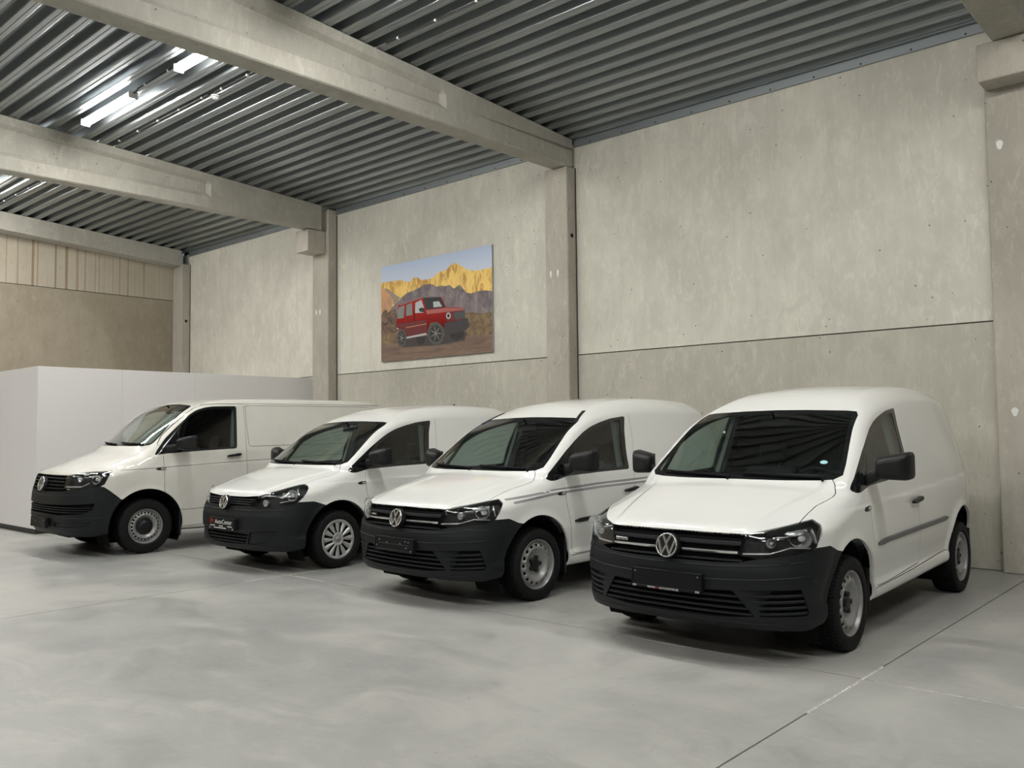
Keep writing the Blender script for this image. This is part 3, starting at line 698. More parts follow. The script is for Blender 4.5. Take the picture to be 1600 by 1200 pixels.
def text(s, size, parent, loc, m, rot=(math.pi/2, 0, 0), align='CENTER', name='lettering', ext=.0006, sx=1.):
    cu = bpy.data.curves.new(name, 'FONT'); cu.body = s; cu.size = size; cu.align_x = align; cu.extrude = ext; cu.resolution_u = 3
    o = bpy.data.objects.new(name, cu); COL.objects.link(o); dg = bpy.context.evaluated_depsgraph_get(); me = bpy.data.meshes.new_from_object(o.evaluated_get(dg)); bpy.data.objects.remove(o)
    me.name = name; me.materials.clear(); me.materials.append(m); o = link(name, me, parent, loc, rot); o.scale = (sx, 1, 1); return o
def number_plate(parent, u, w, kind, tilt=0.):
    hw, hh = .262, .062
    po = MB().bbox((-hw, -.008, -hh), (hw, .03, hh), .006).build('plate_holder', M['plate'], parent, (0, u, w)); po.rotation_euler = (tilt, 0, 0)
    fr = MB()
    for lo, hi in (((-hw, -.012, hh-.009), (hw, -.006, hh)), ((-hw, -.012, -hh), (hw, -.006, -hh+.016)), ((-hw, -.012, -hh), (-hw+.009, -.006, hh)), ((hw-.009, -.012, -hh), (hw, -.006, hh))): fr.bbox(lo, hi, .002, seg=1)
    fr.build('frame', M['plate'], po)
    if kind == 'web':
        text('WWW.', .019, po, (-.135, -.0125, -hh-.0005), M['print_white'], align='LEFT'); text('EM', .019, po, (-.078, -.0125, -hh-.0005), M['print_red'], align='LEFT'); text('AUTOCENTER.BE', .019, po, (-.047, -.0125, -hh-.0005), M['print_white'], align='LEFT')
        for s in (-1, 1): text('EM', .020, po, (s*.235, -.0125, -hh+.001), M['print_white'], sx=1.1)
        for s in (-1, 1): MB().lathe([(0, .004), (.005, .003), (.006, 0)], 10, X=Matrix.Rotation(-math.pi/2, 4, 'Z')).build('screw', M['steel'], po, (s*.236, -.008, .040))
    elif kind == 'shop':
        text('EM', .075, po, (-.245, -.013, -.004), M['print_red'], align='LEFT', sx=.80); text('AutoCenter', .068, po, (-.135, -.013, -.004), M['print_white'], align='LEFT', sx=1.05)
        dl = MB()
        for x0, x1, z in ((-.235, -.135, -.026), (-.045, .03, -.026), (.13, .215, -.026), (-.15, .10, -.047)): dl.box((x0, -.0125, z-.005), (x1, -.006, z+.004))
        dl.build('small_print', M['paper'], po)
        for s in (-1, 1): text('EM', .018, po, (s*.235, -.0125, -hh+.004), M['print_white'])
    elif kind == 'bare':
        for x, z in ((-.2, .03), (-.235, -.02), (-.09, .012), (.09, .012), (.2, .03), (.16, .035), (.235, -.045), (.175, -.02)): MB().lathe([(0, .005), (.005, .004), (.006, 0)], 8, X=Matrix.Rotation(-math.pi/2, 4, 'Z')).build('screw', M['steel'], po, (x, -.008, z))
        MB().bbox((-.2, -.011, -.004), (.2, -.007, .004), .002, seg=1).build('rail', M['plastic'], po)
    return po
def mirror(parent, s, spec, m):
    """door mirror; s=+1 left, -1 right"""
    (v0, v1, z0, z1, u, d, foot) = spec; b = MB()
    bm = bmesh.new(); bmesh.ops.create_cube(bm, size=1); bmesh.ops.subdivide_edges(bm, edges=bm.edges[:], cuts=5, use_grid_fill=True)
    cx, cz = (v0+v1)/2, (z0+z1)/2; hx, hz = (v1-v0)/2, (z1-z0)/2
    for vtx in bm.verts:
        p = vtx.co*2; n = 7.; q = (abs(p.x)**n+abs(p.z)**n)**(1/n); mx = max(abs(p.x), abs(p.z), 1e-6); k = mx/q if q > 0 else 1
        f = (p.y+1)/2     # 0 = front, 1 = rear glass
        sc = .60+.40*min(1, (f*2.2))**.5
        x, z = p.x*k*sc, p.z*k*sc
        vtx.co = Vector((s*(cx+hx*x-.012*(1-f)), u+d*(f-.5)+.03*x*s*s, cz+hz*z+(.02*x if z > 0 else -.005*x)-.01*(1-f)))
    b.bm(bm, 0, None, True); mo = b.build('mirror', m, parent)
    MB().loft([[(s*(v0+.02), u+d*.5+.003, z0+.03), (s*(v1-.02), u+d*.5+.012, z0+.03), (s*(v1-.02), u+d*.5+.012, z1-.02), (s*(v0+.02), u+d*.5+.003, z1-.02)], [(s*(v0+.02), u+d*.5+.006, z0+.03), (s*(v1-.02), u+d*.5+.016, z0+.03), (s*(v1-.02), u+d*.5+.016, z1-.02), (s*(v0+.02), u+d*.5+.006, z1-.02)]], smooth=False).build('mirror_glass', M['chrome'], mo)
    fv, fu, fz0, fz1, arm = foot   # arm from the door to the housing
    rr = []
    for t in np.linspace(0, 1, 6):
        v = fv+(v0+.05-fv)*t; a = fz0+(z0+.012-fz0)*t; c = fz1+(z0+arm-fz1)*t; uu = fu+(u-fu)*t; dd = .075-.02*t; zc, hz_ = (a+c)/2, (c-a)/2
        rr.append([(s*v, uu+dd/2*math.copysign(abs(math.cos(q))**.6, math.cos(q)), zc+hz_*math.copysign(abs(math.sin(q))**.6, math.sin(q))) for q in np.linspace(0, 2*math.pi, 14, endpoint=False)])
    MB().loft(rr).build('mirror_arm', m, mo); return mo
# ------------------------------------------------------------------ the vans
def circ(cu, cw, R, a0, a1, n=40): return [(cu+R*math.cos(math.radians(a)), cw+R*math.sin(math.radians(a))) for a in np.linspace(a0, a1, n)]
CADDY = dict(
    body=caddy_body, arch=((0., .315, .430), (2.682, .318, .425)), wheel=(0, 2.682, .315, .205, .772), sill=.25,
    ws=[(-.2, 1.116), (.4, 1.113), (.62, 1.116), (.72, 1.122), (.765, 1.150), (.752, 1.22), (.66, 1.565), (.63, 1.596), (.56, 1.604), (.25, 1.616), (-.2, 1.622)], wsin=.032,
    win=[(.158, 1.052), (.20, 1.10), (.312, 1.178), (.50, 1.303), (.65, 1.392), (.789, 1.464), (.93, 1.518), (1.085, 1.558), (1.28, 1.597), (1.53, 1.622), (1.461, 1.479), (1.41, 1.30), (1.392, 1.20), (1.388, 1.092), (.9, 1.082), (.431, 1.066), (.24, 1.03), (.19, 1.032)],
    winmain=[(.455, 1.095), (.635, 1.355), (.80, 1.440), (.94, 1.490), (1.09, 1.530), (1.28, 1.568), (1.43, 1.585), (1.375, 1.43), (1.335, 1.28), (1.325, 1.12), (.9, 1.108)],
    winquarter=[(.235, 1.078), (.33, 1.155), (.53, 1.285), (.55, 1.27), (.405, 1.085), (.255, 1.06)],
    door=[(.39, 1.05), (.372, 1.03), (.366, .95), (.366, .856), (.395, .75), (.437, .613), (.47, .46), (.482, .375), (.52, .355), (.7, .356), (1.45, .388), (1.50, .40), (1.515, .435), (1.485, .55), (1.457, .664), (1.425, .80), (1.423, .888), (1.432, .98), (1.462, 1.061), (1.50, 1.20), (1.552, 1.371), (1.605, 1.635), (1.57, 1.655), (1.28, 1.632), (1.06, 1.588), (.91, 1.546), (.76, 1.488), (.60, 1.402), (.46, 1.32), (.44, 1.2)],
    hood=[(-1, -.2), (-1, .742), (-.51, .742), (-.364, .736), (-.211, .738), (-.082, .763), (.0, .772), (.06, .765), (.12, .740), (.146, .712), (.3, .65), (.3, -.2)], hoodtop=1.13,
    hoodline=[(-.55, .742), (-.51, .742), (-.364, .736), (-.211, .738), (-.082, .763), (.0, .772), (.06, .765), (.12, .740), (.146, .712)],
    lines=[[(.45, .343), (.8, .350), (1.27, .362), (2.0, .392), (2.26, .398)]],
    mirror=(.925, 1.145, 1.115, 1.292, .44, .13, (.855, .41, 1.065, 1.172, .085)), handle=(1.34, .893, .21), ind=(.31, .915, .10),
    mould=[(.49, .652), (.7, .663), (1.2, .668), (1.8, .674), (2.196, .680)], interior=dict(bulk=1.60, dash=(.12, .66, .78, 1.075), seat=(.95, .42), wheelpos=(.80, .36, 1.0), pil=(1.40, 1.50)))
FACE15 = dict(
    head=[(24.6, .830), (30.8, .856), (40.5, .889), (46.5, .906), (48.3, .874), (46.8, .80), (45.2, .747), (43.2, .717), (34.2, .697), (27.7, .680), (21.9, .704), (23.4, .785)],
    grille=[(-3, .832), (13, .831), (24.6, .830), (26, .78), (26, .70), (30, .685), (22.2, .645), (14, .640), (-3, .640)],
    btop=[(-3, .650), (14, .650), (22.2, .656), (27.5, .682), (30, .71), (36, .72), (43.2, .73), (44.9, .742), (50.7, .743), (55.4, .700), (58, .69)],
    low=[(-3, .470), (11, .474), (20.3, .484), (26.2, .326), (16.3, .306), (-3, .300)],
    vent=[(21.2, .484), (28.7, .495), (39.0, .497), (41.3, .36), (40.8, .333), (27.0, .327)],
    slats=[((-23.0, 23.0), .772, .013, 'black'), ((-22.0, 22.0), .716, .0085, 'chrome'), ((-23.2, 23.2), .668, .006, 'black')],
    lowslats=[.445, .409, .371, .335], ventslats=[.455, .418, .381, .345],
    emblem=(-.865, .735, .080, -.22), plate=(-.902, .512, 'web'), hl15=True)
FACE10 = dict(
    head=[(24.7, .818), (31.4, .864), (38.4, .902), (43.9, .928), (46.6, .930), (48.6, .917), (49.5, .891), (48.8, .85), (47.4, .800), (44.8, .751), (40.5, .716), (32, .697), (23.9, .692), (19.4, .710), (21.5, .765)],
    grille=[(-3, .801), (12, .804), (24.8, .818), (25, .77), (22, .700), (-3, .695)],
    btop=[(-3, .702), (18.6, .710), (20.5, .72), (32, .72), (40.5, .73), (45, .752), (52.3, .752), (58.3, .709), (61, .688)],
    low=[(-3, .420), (8, .424), (19.6, .414), (17.1, .306), (-3, .290)],
    vent=[(21.0, .436), (26.7, .456), (36.2, .453), (34.1, .38), (30.7, .337), (23.3, .306), (18.6, .308)],
    slats=[((-22.2, 22.2), .778, .007, 'black'), ((-20.6, 20.6), .752, .007, 'black'), ((-19.4, 19.4), .728, .007, 'black')],
    lowslats=[.386, .350, .316], ventslats=[],
    emblem=(-.866, .742, .076, -.22), plate=(-.900, .508, 'shop'), hl15=False)
TRANS = dict(
    body=transporter_body, arch=((0., .345, .462), (3.0, .345, .46)), wheel=(0, 3.0, .34, .215, .81), sill=.27,
    ws=[(-.2, 1.336), (.4, 1.333), (.66, 1.336), (.755, 1.345), (.772, 1.375), (.75, 1.46), (.715, 1.568), (.645, 1.82), (.62, 1.850), (.55, 1.866), (.2, 1.891), (-.2, 1.897)], wsin=.03,
    win=[(.101, 1.232), (.14, 1.29), (.255, 1.429), (.387, 1.551), (.596, 1.735), (.70, 1.795), (.824, 1.834), (.95, 1.850), (1.283, 1.857), (1.255, 1.6), (1.222, 1.28), (.737, 1.262), (.254, 1.238), (.12, 1.222)],
    winmain=[(.40, 1.275), (.42, 1.545), (.612, 1.712), (.71, 1.765), (.83, 1.802), (.95, 1.818), (1.25, 1.826), (1.222, 1.6), (1.192, 1.306), (.737, 1.288)], winquarter=None,
    door=[(.215, 1.225), (.203, 1.217), (.212, 1.063), (.214, .90), (.217, .76), (.33, .62), (.405, .47), (.43, .33), (.46, .305), (.9, .312), (1.34, .318), (1.362, .34), (1.359, .7), (1.359, 1.022), (1.359, 1.282), (1.378, 1.62), (1.385, 1.865), (1.36, 1.884), (.95, 1.880), (.80, 1.862), (.68, 1.818), (.56, 1.745), (.40, 1.607), (.24, 1.455), (.16, 1.36)],
    hood=[(-1, -.2), (-1, .757), (-.40, .757), (-.30, .742), (-.22, .742), (-.12, .752), (-.038, .752), (.05, .752), (.10, .735), (.12, .70), (.35, .6), (.35, -.2)], hoodtop=1.36,
    hoodline=[(-.42, .757), (-.36, .752), (-.249, .742), (-.12, .752), (.05, .752), (.10, .735)],
    lines=[[(-.319, 1.045), (-.05, 1.055), (.228, 1.066), (.8, 1.09), (1.359, 1.111), (2.2, 1.14), (3.75, 1.185)], [(.80, 1.875), (1.0, 1.889), (1.6, 1.894), (3.75, 1.894)], [(1.405, 1.84), (1.42, 1.862), (1.47, 1.868), (3.5, 1.868)], [(1.412, 1.842), (1.402, 1.6), (1.402, 1.34), (1.415, 1.308), (1.45, 1.304), (3.5, 1.322)], [(.44, .52), (.55, .515), (1.359, .53)]],
    mirror=(.975, 1.17, 1.285, 1.45, .43, .16, (.905, .26, 1.235, 1.34, .08)), handle=(1.165, 1.187, .20), ind=(.17, 1.048, .11), mould=None,
    interior=dict(bulk=1.75, dash=(.02, .62, .90, 1.30), seat=(1.0, .52), wheelpos=(.70, .40, 1.20), pil=(1.27, 1.37)))
FACET = dict(
    head=[(24.6, .993), (31, 1.018), (38.2, 1.037), (49.6, 1.045), (49.4, 1.005), (47.2, .887), (45, .856), (36.6, .827), (31.7, .826), (24.4, .843)],
    grille=[(-3, .994), (12, .995), (24.7, .997), (27, .92), (27, .83), (32.0, .824), (24.9, .800), (7, .788), (-3, .787)],
    btop=[(-3, .793), (7, .794), (24.9, .806), (29, .825), (31, .845), (36.6, .85), (45, .865), (47.1, .853), (50, .80), (54.7, .698), (57, .69)],
    low=[(-3, .626), (21.5, .643), (33.7, .651), (43.3, .662), (42.0, .583), (37.1, .538), (20.7, .516), (-3, .523)],
    vent=[(16, .425), (31.3, .436), (41.6, .434), (41.6, .388), (30, .376), (16, .366)],
    slats=[((-23.8, 23.8), .958, .008, 'black'), ((-23.6, 23.6), .918, .008, 'black'), ((-23.6, 23.6), .877, .008, 'black'), ((-23.6, 23.6), .836, .008, 'black')],
    lowslats=[.607, .580, .552], ventslats=[],
    emblem=(-.905, .888, .088, -.25), plate=(-.945, .412, 'bare'), hl15='t')
def build_van(spec, face, paintm, root, rim, faceid):
    B = spec['body'](); sf = Surf(B); C = Cut(B, .026)
    A = spec['arch']
    def under(c, n): return (n[:, 1] > .12) | ((c[:, 1] > .45) & (n[:, 2] < .2))
    for cu, cw, R in A: C.claim('removed', 'side', circ(cu, cw, R, -25, 205)+[(cu-R*.95, 0), (cu+R*.95, 0)], extra=under)
    C.claim('wsout', 'face', spec['ws']); C.claim('wsin', 'face', inset(spec['ws'], spec['wsin']), over=('wsout',))
    wo = rnd(spec['win'], .03, 3); C.claim('winframe', 'side', wo, extra=lambda c, n: n[:, 1] > .5)
    C.claim('winmain', 'side', rnd(spec['winmain'], .03, 3), over=('winframe',))
    if spec['winquarter']: C.claim('winquarter', 'side', spec['winquarter'], over=('winframe',))
    C.claim('head', 'front', face['head']); C.claim('grille', 'front', face['grille'], over=('paint',))
    bt = face['btop']; C.claim('bumper', 'front', bt+[(60, .05), (-3, .05)], over=('paint', 'grille'), extra=lambda c, n: (c[:, 0] < -.12))
    C.claim('under', 'top', [(-2, -1), (5, -1), (5, 2), (-2, 2)], over=('paint', 'bumper'), extra=lambda c, n: (n[:, 2] < -.82) & (c[:, 2] < .42), split=False)
    C.claim('low', 'front', face['low'], over=('bumper',)); C.claim('vent', 'front', face['vent'], over=('bumper',))
    hl = spec['hoodtop']; C.stroke('top', spec['hoodline'], .006, extra=lambda c, n: (n[:, 2] > .15) & (c[:, 2] < hl))
    C.claim('hood', 'top', spec['hood'], extra=lambda c, n: (n[:, 2] > .1) & (c[:, 2] < hl))
    C.claim('hood', 'top', spec['hood'], extra=lambda c, n: (c[:, 0] < .1) & (c[:, 2] < hl) & (c[:, 2] > bt[0][1]) & (n[:, 0] < 0), split=False)
    d = spec['door']; C.stroke('side', d+d[:2] if faceid == 't' else d[:22], .005)
    for l in spec['lines']: C.stroke('side', l, .006)
    C.claim('door', 'side', d); C.done()
    def lip(a, b):
        for cu, cw, R in A:
            if abs(math.hypot(a[0]-cu, a[2]-cw)-R) < .012 and abs(math.hypot(b[0]-cu, b[2]-cw)-R) < .012: return (0, -.022, 0)
        return None
    po = lambda name, labs, m, par=root, **k: patch_obj(name, C.region(labs, **k), m, par)
    po('floor_pan', ['under'], M['underbody'], depth=0)
    body = po('body_shell', ['paint'], paintm, lip=lip)
    po('shut_lines', ['gap'], M['blackmatt'], body, off=-.007, depth=-.004)
    po('underside_liner', ['paint', 'gap', 'hood', 'door'], M['interior'], body, off=-.018, depth=0)
    po('hood', ['hood'], paintm)
    ws = po('windshield', ['wsin'], M['glass'], depth=0); po('black_border', ['wsout'], M['frit'], ws, depth=.01)
    for s in (1, -1):
        dr = po('door', ['door'], paintm, side=s); wf = po('window_frame', ['winframe'], M['frit'], dr, side=s, off=-.003, depth=.02)
        po('window_glass', ['winmain'], M['side_glass'], dr, side=s, off=-.006, depth=0)
        if spec['winquarter']: po('quarter_glass', ['winquarter'], M['side_glass'], root, side=s, off=-.004, depth=0)
        mirror(dr, s, spec['mirror'], M['black'])
        hu, hw, hl_ = spec['handle']; hb = MB(); PN = sf.side(np.linspace(hu-hl_/2, hu+hl_/2, 9), np.linspace(hw-.008, hw+.012, 9)); ribbon(hb, PN, np.array([.008, .013, .015, .015, .015, .016, .019, .019, .010]), .012, .042, mirror=s < 0); hb.build('door_handle', M['black'], dr)
        iu, iw, il = spec['ind']; ib = MB(); ribbon(ib, sf.side(np.linspace(iu-il*.6, iu+il*.55, 6), np.linspace(iw-.004, iw+.004, 6)), np.array([.004, .014, .017, .017, .016, .013]), -.01, .006, mirror=s < 0)
        io = ib.build('side_indicator', M['black'], root); ib = MB(); ribbon(ib, sf.side(np.linspace(iu-il*.05, iu+il*.45, 4), np.linspace(iw-.001, iw+.003, 4)), .010, -.002, .009, mirror=s < 0); ib.build('lamp_lens', M['indicator'], io)
        if spec['mould']:
            mo = MB(); q = np.array(spec['mould']); us = np.linspace(q[0, 0], q[-1, 0], 24); hh = np.full(24, .019); hh[0] = .008; hh[-1] = .012; ribbon(mo, sf.side(us, np.interp(us, q[:, 0], q[:, 1])), hh, -.004, .014, mirror=s < 0); mo.build('side_moulding', M['moulding'], root)
        # headlight: pocket, lens and reflectors
        hd = po('headlight', ['head'], M['black'], side=s, off=-.055, depth=-.052); po('lens', ['head'], M['lens'], hd, side=s, off=.002, depth=.004)
        rb = MB(); ch = MB()
        def bowl(phi, w, r, dpt, sq=1.):
            P, Nn = sf.front(phi, w); p = Vector(P[0]*[s, 1, 1]); n = Vector((Nn[0][0]*s*.25, Nn[0][1]-.4, 0)).normalized(); ax = n.orthogonal(); X = Matrix.Translation(p+n*-.012) @ Vector((1, 0, 0)).rotation_difference(n).to_matrix().to_4x4() @ Matrix.Diagonal((1, sq, 1, 1))
            rb.lathe([(r, -.002), (r*.98, -.008), (r*.85, -dpt*.45), (r*.55, -dpt*.8), (.015, -dpt)], 20, X=X); ch.lathe([(r*.30, -dpt*.7), (r*.30, -dpt*.25), (r*.18, -dpt*.12), (0, -dpt*.1)], 12, X=X)
        def strip(p0, p1, w0, w1, hh, o0, o1, mb, k=9):
            ribbon(mb, sf.front(np.linspace(p0, p1, k), np.linspace(w0, w1, k)), hh, o0, o1, mirror=s < 0)
        if face['hl15'] is True:
            bowl(39.5, .800, .060, .07, 1.15); bowl(31.0, .775, .030, .05)
            strip(23.4, 31, .710, .716, .0055, -.03, -.006, rb); strip(31, 37, .716, .752, .003, -.03, -.008, rb); strip(37, 43, .750, .742, .0035, -.03, -.008, rb)
            strip(36, 42.5, .846, .862, .008, -.035, -.010, rb); strip(25.2, 29, .822, .806, .004, -.03, -.006, rb); strip(44.2, 45.2, .86, .77, .004, -.03, -.006, rb)
            strip(33, 36.2, .815, .818, .0025, -.03, -.01, rb)
        elif face['hl15'] == 't':
            bowl(42.5, .945, .062, .07, 1.1); bowl(34, .945, .033, .04, 1.3); strip(25.2, 36, .862, .862, .010, -.035, -.008, rb); strip(36, 40, .862, .905, .004, -.03, -.01, rb)
            strip(27, 29.5, 1.000, 1.008, .006, -.03, -.006, rb); strip(35, 38, 1.022, 1.026, .006, -.03, -.006, rb); strip(45.8, 47.4, 1.02, .985, .014, -.03, -.008, rb); strip(39.2, 44.5, .985, .998, .006, -.035, -.012, rb)
        else:
            bowl(41.5, .822, .062, .07, 1.1); bowl(28.5, .745, .036, .05, 1.15); strip(26, 31, .808, .836, .004, -.03, -.006, rb); strip(30, 34.5, .822, .820, .004, -.03, -.008, rb)
            strip(43.6, 45.6, .895, .825, .006, -.03, -.008, rb); strip(36.5, 44, .752, .775, .004, -.03, -.008, rb); strip(37, 39.5, .80, .845, .012, -.035, -.012, rb); strip(39, 43, .812, .806, .004, -.03, -.006, rb)
        rb.build('reflector', M['reflector'], hd); ch.build('bulb_holder', M['lamp_body'], hd)
    # nose
    gr = po('grille', ['grille'], M['blackmatt'], off=-.05, depth=-.05)
    for (p0, p1), w, hh, m in face['slats']:
        b = MB(); ph = np.linspace(p0, p1, 33); 
        if m == 'chrome':
            for q in (np.linspace(p0, -4.3, 14), np.linspace(4.3, p1, 14)):
                b = MB(); ribbon(b, sf.front(q, w), hh, -.03, .004, bev=.95); b.build('chrome_strip', M['chrome'], gr)
        else: ribbon(b, sf.front(ph, w), hh, -.045, -.004); b.build('slat', M['plastic'], gr)
    e = face['emblem']; emblem(gr, (0, e[0]-.012, e[1]), e[2], e[3])
    bp = po('front_bumper', ['bumper'], M['plastic'], lip=lip, depth=.02)
    po('air_intake', ['low'], M['blackmatt'], bp, off=-.045, depth=-.045)
    for s in (1, -1): po('side_vent', ['vent'], M['plastic'] if not face['ventslats'] else M['blackmatt'], bp, side=s, off=-.012 if not face['ventslats'] else -.03, depth=-.012 if not face['ventslats'] else -.03)
    lw = np.array(face['low'])
    for w in face['lowslats']:
        b = MB(); half = [(a, c) for a, c in zip(lw, np.roll(lw, -1, 0)) if (a[1] > w) != (c[1] > w)]
        pr = max(a[0]+(c[0]-a[0])*(w-a[1])/(c[1]-a[1]) for a, c in half); pr = min(pr, 43)-.3
        ribbon(b, sf.front(np.linspace(-pr, pr, 33), w), .0065 if faceid != 't' else .006, -.042, -.004); b.build('slat', M['plastic'], bp)
    if face['ventslats']:
        vp = np.array(face['vent'])
        for w in face['ventslats']:
            cr = [a[0]+(c[0]-a[0])*(w-a[1])/(c[1]-a[1]) for a, c in zip(vp, np.roll(vp, -1, 0)) if (a[1] > w) != (c[1] > w)]
            for s in (1, -1):
                b = MB(); ribbon(b, sf.front(np.linspace(min(cr)+.4, max(cr)-.2, 10), np.linspace(w-.004, w+.004, 10)), .0085, -.028, -.003, mirror=s < 0); b.build('slat', M['plastic'], bp)
        for s in (1, -1):   # solid corner of the vent and the crease above it
            ct = [(21.2, .484), (30.5, .494), (28.6, .42), (27.5, .33)]
            b = MB(); b2 = np.linspace(0, 1, 8); L_ = [sf.front(21.2+(27.0-21.2)*t, .484+(.327-.484)*t) for t in b2]; R_ = [sf.front(31.0-(31.0-28.4)*t, .492+(.33-.492)*t) for t in b2]
            V = []; 
            for (a, n), (c, n2) in zip(L_, R_): V += [tuple(a[0]*[s, 1, 1]), tuple(((a[0]+c[0])/2+n[0]*-.004)*[s, 1, 1]), tuple((c[0]-n2[0]*.026)*[s, 1, 1])]
            b.add(V, [(i*3+k, i*3+k+1, i*3+k+4, i*3+k+3) for i in range(7) for k in range(2)]); b.build('vent_corner', M['plastic'], bp)
            b = MB(); ribbon(b, sf.front(np.linspace(36.2, 33.0, 6), np.linspace(.660, .662, 6)), .012, -.004, .003, mirror=s < 0); b.build('washer_cover', M['plastic'], bp)
            P, Nn = sf.front(43.5, .535); b = MB().lathe([(.013, 0), (.013, .003), (.010, .005), (0, .005)], 16, X=Matrix.Translation(P[0]*[s, 1, 1]) @ Vector((1, 0, 0)).rotation_difference(Vector(Nn[0]*[s, 1, 1])).to_matrix().to_4x4()); b.build('parking_sensor', M['black'], bp)
    # moulded ridges across the bumper
    for w0, w1, p1, hh in ({'15': ((.622, .668, 44, .006), (.540, .578, 42, .006), (.276, .280, 34, .008)), '10': ((.660, .672, 40, .007), (.452, .470, 36, .004), (.276, .28, 34, .008)), 't': ((.745, .765, 40, .007), (.472, .486, 47, .010), (.345, .352, 40, .008))}[faceid]):
        b = MB(); ph = np.linspace(-p1, p1, 41); ribbon(b, sf.front(ph, w0+(w1-w0)*np.abs(ph/p1)**2), hh*(1-.8*np.abs(ph/p1)**6), -.006, .004, bev=.9); b.build('moulded_ridge', M['plastic'], bp)
    number_plate(bp, face['plate'][0], face['plate'][1], face['plate'][2], -.06)
    # wheels, arch liners, underbody
    u0, u1, R, wd, tr = spec['wheel']
    tm = tyre(R, wd, .2195); rm = rim
    for uu in (u0, u1):
        for s in (1, -1):
            to = link('wheel', tm, root, (s*tr, uu, R-(.032 if uu > 1 and faceid == '15' and root.get('raked') else 0)), (0, 0, 0 if s > 0 else math.pi))
            link('rim', rm[0], to); link('hub', rm[1], to); link('brake_disc', rm[2], to)
    for (cu, cw, Ra), uu in zip(A, (u0, u1)):
        for s in (1, -1):
            b = MB(); an = np.radians(np.linspace(-28, 208, 30)); v1 = B.V[4][1]-.045; v0 = .50
            V = [(s*v, cu+Ra*1.012*math.cos(a), cw+Ra*1.012*math.sin(a)) for a in an for v in (v0, v1)]
            b.add(V, [(2*i, 2*i+1, 2*i+3, 2*i+2) for i in range(29)], 0, True); b.add([(s*v0, cu+Ra*1.012*math.cos(a), cw+Ra*1.012*math.sin(a)) for a in an], [tuple(range(30))])
            b.build('wheel_arch_liner', M['underbody'], root)
            fl = MB(); fu = cu+Ra*(.94 if uu == 0 else .90); fl.bbox((s*(v1-.16) if s > 0 else -(v1+.035), fu-.012, .19), (v1+.035 if s > 0 else -(v1-.16), fu+.012, .50), .008, seg=1)
            fl.build('mud_flap', M['black'], root)
    ub = MB(); ub.box((-.60, -.15, .235), (.66, u1+.55, .27)); ub.build('underbody', M['underbody'], root)
    for uu in (u0, u1): ax = MB(); ax.tube([(-tr+.05, uu, R), (tr-.05, uu, R)], .04, 8); ax.build('axle', M['underbody'], root)
    # cab
    I = spec['interior']; bu = I['bulk']; d0, d1, z0, z1 = I['dash']; wl = B.V[8][1]-.05
    cab = MB(); zz = np.linspace(.36, spec['ws'][-1][1]+.04, 12); xx = np.interp(zz, [q[0] for q in B.V], [q[1] for q in B.V])-.055; cab.prism([(x, z) for x, z in zip(xx, zz)]+[(-x, z) for x, z in zip(xx[::-1], zz[::-1])], bu, bu+.02, 1); cab.box((-wl, .52, .34), (wl, bu, .36)); cab.box((-.48, -.25, .36), (.48, .52, .40)); cab.box((-wl, d0+.03, .83), (wl, d0+.05, z1-.12)); cab.build('cab_lining', M['interior'], root)
    da = MB(); da.loft([[(x, y+.35*max(0, abs(x)-.45), z-.08*max(0, abs(x)-.5)) for y, z in ((d0, z0), (d0+.0, z1-.03), (d0+.20, z1+.005), (d1-.12, z1), (d1-.02, z1-.06), (d1, z1-.14), (d1-.10, z0))] for x in (-wl+.05, -wl*.55, 0, wl*.55, wl-.05)], smooth=False)
    wu, wv, wz = I['wheelpos']; da.bbox((wv-.19, d1-.22, z1-.02), (wv+.19, d1-.02, z1+.05), .03); do_ = da.build('dashboard', M['interior'], root)
    sw = MB(); X = Matrix.Translation((wv, wu, wz)) @ Matrix.Rotation(math.radians(-62), 4, 'X')
    sw.tube([(.185*math.cos(a), .185*math.sin(a), 0) for a in np.linspace(0, 2*math.pi, 33)], .015, 8, X=X, cap=False)
    for a in (0, math.pi, 1.5*math.pi): sw.tube([(0, 0, -.02), (.18*math.cos(a), .18*math.sin(a), 0)], .016, 6, X=X)
    sw.lathe([(.06, -.03), (.06, .0), (.04, .012), (0, .014)], 16, X=X @ Matrix.Rotation(-math.pi/2, 4, 'Y')); sw.build('steering_wheel', M['blackmatt'], root)
    su, sz = I['seat']
    for s in (1, -1):
        st = MB(); v = s*wv; st.bbox((v-.25, su-.05, sz), (v+.25, su+.45, sz+.16), .05)
        X = Matrix.Translation((v, su+.42, sz+.12)) @ Matrix.Rotation(math.radians(-14), 4, 'X'); st.bbox((-.24, -.06, 0), (.24, .07, .60), .05, X=X, seg=3); st.bbox((-.12, -.045, .64), (.12, .05, .82), .04, X=X, seg=3); st.tube([(-.06, 0, .58), (-.06, 0, .68)], .008, 6, X=X); st.tube([(.06, 0, .58), (.06, 0, .68)], .008, 6, X=X)
        st.build('seat', M['seat'], root)
        p0, p1 = I['pil']; pl = MB(); zt = spec['winmain'][6][1]-.02; q0, n0 = sf.side([p0-.02, p0+.02], [z1, z1]); q1, n1 = sf.side([p0+.06, p0+.10], [zt, zt])
